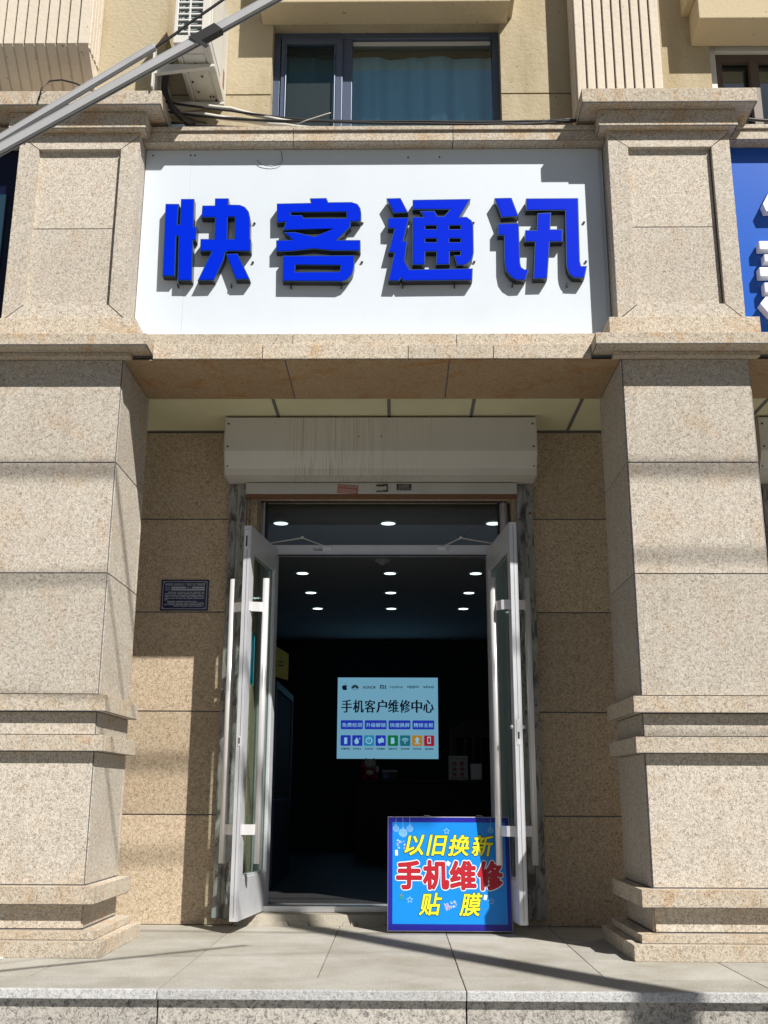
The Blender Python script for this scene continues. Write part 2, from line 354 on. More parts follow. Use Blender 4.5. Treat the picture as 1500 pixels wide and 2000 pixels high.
# ------------------------------------------------------------------ the building
B = thing('shop_building', 'granite street front with two square stone pillars framing a shop doorway, yellow stucco above', 'building')
XL, XR = -1.588, 1.328                 # inner faces of the pillars
def rim(m, x0, x1, y0, y1, z0, z1, t=.006, mi=1):
    m.box(x0, x1, y0, y0+t, z0, z1, mi); m.box(x0, x0+t, y0+t, y1, z0, z1, mi); m.box(x1-t, x1, y0+t, y1, z0, z1, mi)
def pillar(x0, x1, side):
    """side=+1: its inner face is x1 (left pillar); -1: inner face is x0"""
    D = .66
    P = bpy.data.objects.new('stone_pillar', None); COL.objects.link(P); P.parent = B; P.location = ((x0+x1)/2, .3, 0)
    # shaft: slabs round a grout core
    m = MB(); m.box(x0+.0045, x1-.0045, .0045, D-.007, .25, 3.254, 1)
    for a, b in ((.335, 1.004), (1.31, 1.972), (1.978, 2.617), (2.624, 3.252), (1.095, 1.212), (.122, .243)):
        m.box(x0+.009, x1-.009, 0, .02, a, b); m.box(x0, x1, D-.028, D, a, b)
        m.box(x0, x0+.02, .011, D-.034, a, b); m.box(x1-.02, x1, .011, D-.034, a, b)
    build('shaft', m, ['granite', 'grout'], P, bevel=.002)
    def ring(name, z0, z1, p, th=.0, mt='granite_trim'):
        m = MB(); q = p
        m.box(x0-q, x1+q, -q, -.002 if p < .1 else .0, z0, z1)
        m.box(x0-q, x0+.002, .002, D+q*.4, z0, z1); m.box(x1-.002, x1+q, .002, D+q*.4, z0, z1)
        m.box(x0, x1, D-.002, D+q*.4-.003, z0, z1)
        rim(m, x0-q+.001, x1+q-.001, -q+.001, D, z0-.003, z0+.001, .005); rim(m, x0-.004, x1+.004, -.004, D, z1-.001, z1+.003, .008)
        build(name, m, [mt, 'grout'], P, bevel=.003)
    ring('moulding', 1.216, 1.302, .05); ring('moulding', 1.004+.003, 1.089, .05)
    ring('moulding', .245, .330, .068); ring('base_course', .078, .116, .082); ring('base_course', 0.0, .0755, .135)
    # ledge under the sign
    m = MB(); m.box(x0-.17, x1+.17, -.157, .05, 3.284, 3.352); m.box(x0-.05, x1+.05, -.045, .04, 3.2545, 3.283)
    m.box(x0-.065, x1+.065, -.05, .14, 3.354, 3.50); rim(m, x0-.169, x1+.169, -.156, .045, 3.280, 3.2845)
    build('ledge', m, ['granite_trim', 'grout'], P, bevel=.003)
    # upper panelled part
    m = MB(); m.box(x0+.004, x1-.004, .036, .42, 3.35, 4.77, 1)
    m.box(x0+.12, x1-.12, .033, .05, 3.60, 4.132); m.box(x0+.12, x1-.12, .033, .05, 4.137, 4.68)
    a0, a1, c0, c1, e0, e1, f0, f1 = x0, x1, 3.503, 4.766, x0+.122, x1-.112, 3.607, 4.672; gp = .004
    for pl in ([(a0, c0+gp), (e0, f0+gp), (e0, f1-gp), (a0, c1-gp)], [(a1, c0+gp), (a1, c1-gp), (e1, f1-gp), (e1, f0+gp)],
               [(a0+gp, c0), (a1-gp, c0), (e1-gp, f0), (e0+gp, f0)], [(a0+gp, c1), (e0+gp, f1), (e1-gp, f1), (a1-gp, c1)]):
        m.plate([pl], 0, .034)
    m.box(x0-.0, x0+.02, .038, .42, 3.503, 4.766); m.box(x1-.02, x1, .038, .42, 3.503, 4.766)
    build('panelled_block', m, ['granite', 'grout'], P, bevel=.002)
    # capital
    m = MB(); l_, r_ = .172, .15
    m.box(x0-l_, x1+r_, -.132, .38, 4.900, 4.994); m.box(x0-.061, x1+.045, -.055, .36, 4.788, 4.898)
    m.box(x0+.001, x1-.001, .002, .3, 4.768, 4.7875)
    rim(m, x0-l_+.001, x1+r_-.001, -.131, .37, 4.8955, 4.9005); rim(m, x0-.060, x1+.044, -.054, .35, 4.7835, 4.7885)
    build('capital', m, ['granite_trim', 'grout'], P, bevel=.003)
    return P
pillar(-2.338, XL, 1); pillar(XR, 2.078, -1)

# cornice over the doorway and the soffit behind it
m = MB()
for a, b in ((-5, -2.52), (-1.416, -.773), (-.769, .083), (.087, .582), (.586, 1.157), (2.25, 3.3)):
    m.box(a, b, -.008, .60, 3.2565, 3.348)
for a, b in ((-5, -2.41), (-1.52, -.60), (-.597, .37), (.373, 1.262), (2.145, 3.3)):
    m.box(a, b, .03, .17, 3.3515, 3.432)
for a, b in ((-5, -2.35), (-1.58, 1.32), (2.09, 3.3)): m.box(a, b, .012, .5, 3.27, 3.340, 1); m.box(a, b, .036, .5, 3.345, 3.428, 1)
build('lower_cornice', m, ['granite_trim', 'grout'], B, bevel=.003)
m = MB()
for a, b in ((-5, -2.345), (-1.584, -.640), (-.632, .324), (.332, 1.324), (2.085, 2.9), (2.908, 5)):
    m.box(a, b, .002, .622, 3.2505, 3.2555)
m.box(-5, 5, .006, .618, 3.2535, 3.256, 1)
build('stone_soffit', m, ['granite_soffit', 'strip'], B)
m = MB(); m.box(-5, 5, .628, 1.30, 3.2505, 3.262)
build('soffit_panel', m, 'ceil_panel', B)
m = MB()
for x in (-.78, -.033, .517, 1.21, 2.4): m = MB(); m.box(x-.011, x+.011, .63, 1.2355, 3.2465, 3.2503); build('soffit_strip', m, 'strip', B)
m = MB(); m.box(-5, 5, 1.236, 1.2505, 3.2440, 3.2503)
build('soffit_strip', m, 'strip', B)
m = MB()
for a, b in ((-5, -2.345), (-1.585, -.639), (-.635, .370), (.374, 1.325), (2.082, 3.0), (3.004, 5)):
    m.box(a, b, .07, .34, 4.772, 4.838)
    m.box(a, b, .055, .36, 4.841, 4.868)
m.box(-1.58, 1.32, .071, .076, 4.769, 4.7725, 1); m.box(-1.58, 1.32, .075, .33, 4.835, 4.8425, 1); m.box(2.09, 5, .071, .076, 4.769, 4.7725, 1)
build('upper_cornice', m, ['granite_trim', 'grout'], B, bevel=.003)

# structure: floor slab, wall behind the signs
m = MB(); m.box(-5, 5, .20, 1.6, 3.43, 4.77); m.box(-5, 5, .45, 9, 4.772, 4.86); m.box(-5, 5, .63, 1.6, 3.263, 3.44)
build('floor_slab', m, 'dark', B)

# recessed door wall with stone slabs
zj = [.0, .660, 1.311, 1.968, 2.612, 3.243]
m = MB()
for x0, x1 in ((-3.6, -1.0), (.826, 2.38), (3.4, 5)):
    m = MB()
    m.box(x0+.004, x1-.004, DW+.006, 1.66, .0, 3.26, 1)
    for i in range(5):
        c = [x0]+[x for x in ((-2.35,) if x0 < -2 else (1.62,) if x0 < 1 else ()) if x0 < x < x1]+[x1]
        for j in range(len(c)-1): m.box(c[j]+.003, c[j+1]-.003, DW, DW+.03, zj[i]+.004, zj[i+1]-.004)
        s_, x = (1, -1.0) if x0 < -2 else (-1, .826)
        if x0 < 3: m.box(min(x, x-s_*.03), max(x, x-s_*.03), DW+.034, 1.66, zj[i]+.004, min(zj[i+1], 3.2)-.004)
    build('door_wall', m, ['granite_wall', 'grout'], B, bevel=.002)
for a, b in ((-.999, .825), (2.381, 3.399)): m = MB(); m.box(a, b, DW+.02, 1.66, 2.80, 3.26); build('door_lintel', m, 'granite_wall', B)
# threshold
m = MB(); m.hexa([(-1.0, 1.235, 0), (.826, 1.235, 0), (.826, 1.45, 0), (-1.0, 1.45, 0), (-1.0, 1.275, .062), (.826, 1.285, .060), (.826, 1.45, .060), (-1.0, 1.45, .062)])
rs = random.Random(3)
for i in range(26):
    x = rs.uniform(-.98, .8); s_ = rs.uniform(.015, .05); m.hexa([(x-s_, 1.20+rs.uniform(0, .03), 0), (x+s_, 1.21, 0), (x+s_, 1.27, 0), (x-s_, 1.27, 0), (x-s_*.6, 1.235, rs.uniform(.008, .03)), (x+s_*.6, 1.237, rs.uniform(.008, .03)), (x+s_*.6, 1.27, .03), (x-s_*.6, 1.27, .03)])
M['mortar'] = stucco('rough_mortar', (.40, .37, .31), .9, (.3, .25, .18), 60, .5)
build('threshold', m, 'mortar', B, bevel=.004)
m = MB(); m.box(-.99, .82, 1.41, 1.58, .0625, .098); build('door_sill', m, 'steel', B, bevel=.003)

# ---- upper wall
WY = .33
M['stucco_smooth'] = M['stucco']
m = MB()
wx0, wx1, wz0, wz1 = -.825, .715, 4.95, 5.862
zl = 5.305
def wallpiece(x0, x1, z0, z1, y0=WY, y1=.62): m.box(x0, x1, y0, y1, z0, z1)
for (x0, x1) in ((-6, wx0), (wx1, 2.12)):
    wallpiece(x0, x1, 4.868, zl-.006); wallpiece(x0, x1, zl+.006, 7.6)
wallpiece(wx0, wx1, 4.868, wz0); wallpiece(wx0, wx1, wz1, 7.6); wallpiece(2.12, 4.2, 4.868, 4.95); wallpiece(2.12, 4.2, 5.70, 7.6); wallpiece(4.2, 8, 4.868, 7.6)
m.box(-6, wx0-.01, WY+.008, .6, zl-.01, zl+.01, 1); m.box(wx1+.01, 2.11, WY+.008, .6, zl-.01, zl+.01, 1)
build('upper_wall', m, ['stucco', 'groove'], B)
# stucco block behind the left pilaster, standing forward of the wall
m = MB(); m.box(-3.2, -1.50, .135, .329, 4.87, 7.6); build('wall_pier', m, 'stucco', B)
def pilaster(x0, x1, yf, yb, z0, n, flare=None):
    P = MB(); k = (x1-x0)/n; gw = .006
    for i in range(n):
        a, b = x0+i*k+gw, x0+(i+1)*k-gw
        if i == 0: a = x0
        if i == n-1: b = x1
        if flare:
            z1, dy = flare
            P.hexa([(a, yf+dy, z0), (b, yf+dy, z0), (b, yb, z0), (a, yb, z0), (a, yf, z1), (b, yf, z1), (b, yb, z1), (a, yb, z1)])
            P.box(a, b, yf, yb, z1, 7.6)
        else: P.box(a, b, yf, yb, z0, 7.6)
    if flare:
        z1, dy = flare
        P.hexa([(x0+.01, yf+dy+.014, z0), (x1-.01, yf+dy+.014, z0), (x1-.01, yb, z0), (x0+.01, yb, z0), (x0+.01, yf+.014, z1), (x1-.01, yf+.014, z1), (x1-.01, yb, z1), (x0+.01, yb, z1)], 0)
    P.box(x0+.01, x1-.01, yf+.014, yb-.001, (flare[0] if flare else z0), 7.6, 1)
    d = yb-yf; kk = 4
    for sx in (x0, x1):      # fluted sides
        for j in range(kk):
            y0 = yf+.02+j*(d-.02)/kk; P.box(sx-.008, sx+.008, y0+.005, y0+(d-.02)/kk-.008, (flare[0]-.02 if flare else z0), 7.6)
    build('pilaster', P, ['pilaster', 'groove'], B, bevel=.004)
pilaster(1.185, 1.735, .13, WY, 4.87, 9)
pilaster(-2.95, -1.935, -.10, .135, 5.165, 15, (5.37, .232))
# window hoods
def hood(x0, x1, zf, zb):
    m = MB(); m.extr([(.12, zf), (WY, zb), (WY, zb+.6), (.12, zf+.5)], x0, x1)
    build('window_hood', m, 'hood', B, bevel=.006)
    
hood(-.895, .765, 5.858, 5.854); hood(2.00, 4.4, 5.715, 5.665)
for a, b in ((.766, .80), (1.95, 1.999)): m = MB(); m.box(a, b, .14, WY, 5.90, 6.4); build('hood_lip', m, 'hood', B, bevel=.004)

def window(x0, x1, z0, z1, fm, panes, y=.44):
    Wm = MB(); t = .045
    Wm.box(x0, x0+t, y, y+.08, z0, z1); Wm.box(x1-t, x1, y, y+.08, z0, z1); Wm.box(x0+t, x1-t, y, y+.08, z1-t, z1); Wm.box(x0+t, x1-t, y, y+.08, z0, z0+t)
    wo = build('window', Wm, fm, B, bevel=.003)
    return wo
wo = window(wx0, wx1, wz0, wz1, 'frame_blue', 2, .42)
m = MB(); m.box(-.352, -.288, .425, .50, wz0+.045, wz1-.045)
for (a, b) in ((-.772, -.745), (-.40, -.353)): m.box(a, b, .405, .45, wz0+.05, wz1-.05)
m.box(-.745, -.40, .405, .45, wz1-.095, wz1-.05); m.box(-.745, -.40, .405, .45, wz0+.05, wz0+.095)
for (a, b) in ((-.745, -.735), (-.412, -.402)): m.box(a, b, .398, .405, wz0+.1, wz1-.1)
build('sash', m, 'frame_blue', wo, bevel=.003)
m = MB(); m.box(-.735, -.41, .47, .474, wz0+.05, wz1-.07); m.box(-.288, .665, .462, .466, wz0+.05, wz1-.05)
build('pane', m, 'window_glass', wo)
m = MB(); m.box(-.735, -.41, .43, .4305, wz0+.05, wz1-.09); build('insect_screen', m, 'screen_mesh', wo)
m = MB(); m.box(-.285, .66, .448, .462, wz1-.075, wz1-.05); build('glazing_bead', m, 'white_frame', wo)
def curtain(name, x0, x1, z0, z1, y, mt, parent, amp=.02, k=16):
    m = MB(); n = 160; vs = []; rr = random.Random(5)
    ph = [rr.uniform(0, 6) for _ in range(4)]
    for i in range(n+1):
        t = i/n; x = x0+(x1-x0)*t; d = amp*(math.sin(t*k*2.1+ph[0])+.6*math.sin(t*k*4.7+ph[1])+.3*math.sin(t*k*9+ph[2]))
        vs += [(x, y+d, z0), (x, y+d*.25, z1)]
    m.add(vs, [(2*i, 2*i+2, 2*i+3, 2*i+1) for i in range(n)]); return build(name, m, mt, parent, smooth=True)
curtain('curtain', -.80, .70, wz0-.05, 5.80, .60, 'curtain', wo, .055, 9)
m = MB(); m.box(-1.0, .9, .62, 2.6, wz0-.12, wz0-.1); m.box(-1.0, .9, .62, 2.6, 6.0, 6.02); m.box(-1.0, .9, 2.6, 2.62, wz0-.1, 6.0); m.box(-1.02, -1.0, .62, 2.6, wz0-.1, 6.0); m.box(.9, .92, .62, 2.6, wz0-.1, 6.0)
M['flat_room'] = mat('upper_room_paint', (.22, .22, .16), .9); build('upper_room', m, 'flat_room', B)
w2 = window(2.125, 4.15, 4.96, 5.70, 'white_frame', 1, .37)
m = MB(); m.box(2.17, 4.1, .40, .44, 5.60, 5.655); m.box(2.17, 2.22, .40, .44, 5.0, 5.60); m.box(2.40, 2.46, .385, .43, 5.0, 5.6); build('sash', m, 'brown_frame', w2, bevel=.003)
m = MB(); m.box(2.2, 4.1, .45, .454, 5.0, 5.62); build('pane', m, 'window_glass', w2)
m = MB(); m.box(2.0, 4.3, 1.2, 1.22, 4.9, 5.8); m.box(2.0, 4.3, .62, 1.2, 5.72, 5.74); build('back_room', m, 'flat_room', B)

# ---- inner door frame with transom
m = MB(); y0, y1 = 1.50, 1.57
m.box(-.998, -.948, DW+.04, 1.66, .06, 2.845, 1)
for a, b in ((-.948, -.915), (.748, .80)): m.box(a, b, y0, y1, .098, 2.825)
for a, b in ((-.915, -.838), (.668, .748)): m.box(a, b, y0+.001, y1, .098, 2.417)
m.box(-.915, .748, y0+.002, y1, 2.418, 2.491); m.box(-.915, .748, y0+.002, y1, 2.803, 2.825)
for a, b in ((-.93, -.918), (.765, .785)): m.box(a, b, y0-.02, y0, .1, 2.825)
fr = build('door_frame', m, ['alu', 'granite_wall'], B, bevel=.003)
m = MB(); m.box(-.95, .795, 1.46, 1.50, 2.797, 2.802); m.box(-.917, -.904, 1.485, 1.4995, 2.491, 2.797); m.box(.732, .745, 1.485, 1.4995, 2.491, 2.797); m.box(-.838, .668, 1.49, 1.5, 2.408, 2.417)
build('gasket', m, 'black_rubber', fr)
m = MB(); m.box(-.915, .748, 1.53, 1.536, 2.491, 2.803); build('transom_pane', m, 'transom_glass', fr)
m = MB(); put_text(m, '7206', -.573, -.507, 2.447, 2.464, 1.5008, .01); build('handwriting', m, 'dark', fr)

# ---- doors, opened outwards
def door(hx, hy, fx, fy, side):
    ang = math.atan2(fy-hy, fx-hx); L = math.hypot(fx-hx, fy-hy); z0, z1 = .070, 2.452
    mm = MB(); t = .0235
    mm.box(0, .085, -t, t, z0, z1); mm.box(L-.085, L, -t, t, z0, z1)
    mm.box(.085, L-.085, -t+.001, t-.001, z0, z0+.235); mm.box(.085, L-.085, -t+.001, t-.001, z1-.15, z1)
    for s in (-1, 1):      # glazing beads
        y = s*(t-.006)
        a, b = sorted((y, y-s*.012))
        mm.box(.085, .10, a, b, z0+.235, z1-.15); mm.box(L-.10, L-.085, a, b, z0+.235, z1-.15)
        mm.box(.10, L-.10, a, b, z0+.235, z0+.25); mm.box(.10, L-.10, a, b, z1-.165, z1-.15)
    mm.box(L, L+.0008, -.0012, .0012, z0+.02, z1-.02, 1)
    mm.box(L, L+.0006, t-.0045, t-.0035, z0, z1, 1)
    d = build('door', mm, ['alu', 'dark'], B, bevel=.002, local=True); d.location = (hx, hy, 0); d.rotation_euler = (0, 0, ang)
    gm = MB(); gm.box(.09, L-.09, -.004, .004, z0+.24, z1-.155); build('glass_pane', gm, 'glass', d, local=True)
    for s in (-1, 1):
        h = MB(); y = s*.108; hx_ = L-(.088 if side < 0 else .14)
        h.tube([(hx_, y, .388), (hx_, y, 2.12)], .0205, 20)
        for zz in (1.935, .583):
            h.box(L-.048-.03, L-.048+.03, *sorted((s*t, s*(t+.004))), zz-.03, zz+.03)
            h.hexa([(L-.050, s*t, zz-.030), (L-.043, s*t, zz-.030), (L-.060, s*.075, zz-.030), (L-.067, s*.075, zz-.030),
                    (L-.050, s*t, zz+.030), (L-.043, s*t, zz+.030), (L-.060, s*.075, zz+.030), (L-.067, s*.075, zz+.030)])
            h.hexa([(L-.067, s*.075, zz-.030), (L-.060, s*.075, zz-.030), (hx_+.006, s*.105, zz-.030), (hx_-.006, s*.105, zz-.030),
                    (L-.067, s*.075, zz+.030), (L-.060, s*.075, zz+.030), (hx_+.006, s*.105, zz+.030), (hx_-.006, s*.105, zz+.030)])
        ho = build('handle', h, 'steel', d, local=True)
        for p in ho.data.polygons:
            if len(p.vertices) == 4 and p.index < 22: p.use_smooth = True
    lk = MB()
    if side < 0:
        lk.box(L+.0005, L+.003, -.018, .006, 2.30, 2.42, 1); lk.box(L+.003, L+.0045, -.010, .0, 2.315, 2.385)
        lk.box(L+.0005, L+.003, -.012, .004, 1.07, 1.13, 1); lk.box(L+.003, L+.0045, -.008, .0, 1.085, 1.12)
    else:
        lk.box(L+.0005, L+.003, -.012, .010, 1.08, 1.23, 1); lk.box(L+.003, L+.0045, -.006, .004, 1.115, 1.155)
        for yy in (-.035, .035): kb = MB(); kb.ball((L-.02, yy, 1.185), .012, 8); build('lock_knob', kb, 'steel', d, local=True)
    build('lock', lk, ['dark', 'steel'], d, local=True)
    return d
dl = door(-.838, 1.525, -.934, .80, -1)
dr = door(.668, 1.525, .750, .708, 1)
for pts, dd in ((((-.862, 1.40, 2.478), (-.628, 1.27, 2.485), (-.474, 1.50, 2.475)), dl), (((.682, 1.40, 2.478), (.456, 1.27, 2.485), (.336, 1.50, 2.475)), dr)):
    m = MB(); m.tube(pts[:2], .005, 8); m.tube(pts[1:], .005, 8); m.ball((pts[1][0], pts[1][1], 2.488), .010, 8); e = pts[2]
    m.box(e[0]-.03, e[0]+.03, 1.478, 1.502, 2.445, 2.472)
    build('door_closer_arm', m, 'steel', fr)
# poster on the left door glass (on its face towards the opening)
mt = dl.rotation_euler.to_matrix(); 
def onleaf(lx, ly, z, d=dl): return d.location + d.rotation_euler.to_matrix() @ Vector((lx, ly, z))
pm = MB(); s = .0062
pts = [onleaf(a, s, b) for a, b in ((.50, 1.455), (.62, 1.475), (.62, 1.80), (.50, 1.765))]; pts2 = [onleaf(a, s+.0012, b) for a, b in ((.50, 1.455), (.62, 1.475), (.62, 1.80), (.50, 1.765))]
pm.hexa(pts+pts2); 
for a, b, c, d_ in ((.545, .56, 1.50, 1.74), (.585, .60, 1.62, 1.70)):
    q = [onleaf(x, s+.0014, z) for x, z in ((a, c), (b, c), (b, d_), (a, d_))]; q2 = [onleaf(x, s+.002, z) for x, z in ((a, c), (b, c), (b, d_), (a, d_))]; pm.hexa(q+q2, 1)
tag(build('poster', pm, ['teal', 'pale_print']), 'teal paper notice stuck on the glass of the left open door', 'poster')

# ------------------------------------------------------------------ rolling shutters
def shutter(x0, x1, rails, label, closed=False):
    T = thing('rolling_shutter', label, 'roller shutter', ((x0+x1)/2, 1.2, 2.8), 'roller shutters over the shop doorways')
    m = MB(); prof = [(DW-.001, 3.235), (.930, 3.235), (.930, 3.0), (.985, 2.893), (.992, 2.850), (DW-.001, 2.850)]
    m.extr(prof, x0+.004, x1-.004)
    for a in (x0, x1-.0035): m.extr([(DW-.001, 3.241), (.923, 3.241), (.923, 2.997), (.979, 2.888), (.986, 2.843), (DW-.001, 2.843)], a, a+.0035)
    build('housing', m, 'housing', T, bevel=.0015)
    for a in (x0+.025, x1-.025):
        for z in (3.19, 3.03): m = MB(); m.ball((a, .928, z), .007, 6, 0, 1, .5, 1); build('screw', m, 'dark', T)
    for xx in (x0+.9, x0+1.05): 
        if xx < x1: m = MB(); m.ball((xx, .928, 3.1), .005, 6, 0, 1, .5, 1); build('screw', m, 'dark', T)
    for xx in (x0+.02, x1-.02): m = MB(); m.ball((xx, .98, 2.91), .007, 6); build('screw', m, 'dark', T)
    for a, b in rails:
        m = MB(); w = b-a; m.box(a, a+w*.44, DW-.045, DW-.001, .045, 2.849); m.box(a+w*.44+.002, b, DW-.055, DW-.001, .045, 2.849); m.box(a+w*.44-.004, a+w*.44+.001, DW-.058, DW-.045, .045, 2.849)
        ro = build('guide_rail', m, 'rail', T, bevel=.003)
        m = MB()
        for z in (.30, 1.31, 2.6):
            m = MB(); m.ball((a+w*.2, DW-.047, z), .010, 8, 0, 1, .4, 1); build('bolt', m, 'rust', ro)
            m = MB(); m.ball((b-w*.2, DW-.057, z+.04), .009, 8, 0, 1, .4, 1); build('bolt', m, 'rust', ro)
    m = MB(); a, b = rails[0][1]+.001, rails[1][0]-.001
    yb = 1.16
    m.box(a, b, yb+.004, yb+.02, 2.845, 2.8495); m.box(a, b, yb-.006, yb+.03, 2.765, 2.842)
    m.box(a, b, yb-.004, yb+.028, 2.738, 2.764, 1); m.box(a, b, yb-.009, yb-.006, 2.835, 2.842)
    if closed:
        for i in range(34): m.box(a, b, yb+.002, yb+.02, .05+.08*i, .05+.08*i+.074)
    build('slat_curtain', m, ['curtain_metal', 'rust'], T, bevel=.003)
    return T
T1 = shutter(-1.136, .953, ((-1.130, -1.012), (.836, .945)), 'rolled-up white metal shutter box with brown drip streaks above the open shop doorway')
shutter(2.43, 4.4, ((2.47, 2.57), (4.2, 4.3)), 'shutter box and closed slats behind the right stone pillar at the right edge', True)
m = MB(); yb = 1.148
for a, b, c, d_ in ((-.122, -.072, 2.818, 2.828), (-.122, -.082, 2.780, 2.786), (-.076, -.044, 2.822, 2.832), (-.050, -.043, 2.784, 2.83), (-.078, -.044, 2.780, 2.789)): m.box(a, b, yb, yb+.005, c, d_)
build('latch', m, 'dark', T1)
m = MB(); ang = R(-4)
def rot(cx, cz):
    return lambda x, y, z: (cx+(x-cx)*math.cos(ang)-(z-cz)*math.sin(ang), y, cz+(x-cx)*math.sin(ang)+(z-cz)*math.cos(ang))
f_ = rot(-.315, 2.80)
def rbox(m, x0, x1, y0, y1, z0, z1, mi, f): m.hexa([f(*p) for p in ((x0, y0, z0), (x1, y0, z0), (x1, y1, z0), (x0, y1, z0), (x0, y0, z1), (x1, y0, z1), (x1, y1, z1), (x0, y1, z1))], mi)
rbox(m, -.385, -.245, 1.1515, 1.1535, 2.768, 2.828, 0, f_)
put_text(m, '卷闸门维修安装', -.378, -.252, 2.808, 2.824, 1.151, .015, mi=1, fn=f_)
for i, z in enumerate((2.796, 2.786, 2.776)):
    x = -.376
    while x < -.262: w_ = random.uniform(.004, .012); rbox(m, x, x+w_, 1.1505, 1.1514, z-.003, z+.003, 1, f_); x += w_+.003
tag(build('sticker', m, ['sticker_red', 'sticker_ink']), 'tilted faded red phone sticker on the shutter bottom bar', 'sticker', 'stickers on the shutter bar')
m = MB(); m.box(.018, .118, 1.1515, 1.1535, 2.790, 2.836)
for z in (2.828, 2.818, 2.808): 
    x = .03 if z < 2.82 else .034
    while x < .104: w_ = random.uniform(.003, .007); m.box(x, x+w_, 1.1505, 1.1514, z-.0025, z+.0025, 1); x += w_+.004
put_text(m, '158 0131 7799', .024, .112, 2.794, 2.802, 1.151, .012, mi=1)
tag(build('sticker', m, ['sticker_black', 'sticker_ink']), 'small black sticker with pale print on the shutter bottom bar', 'sticker', 'stickers on the shutter bar')
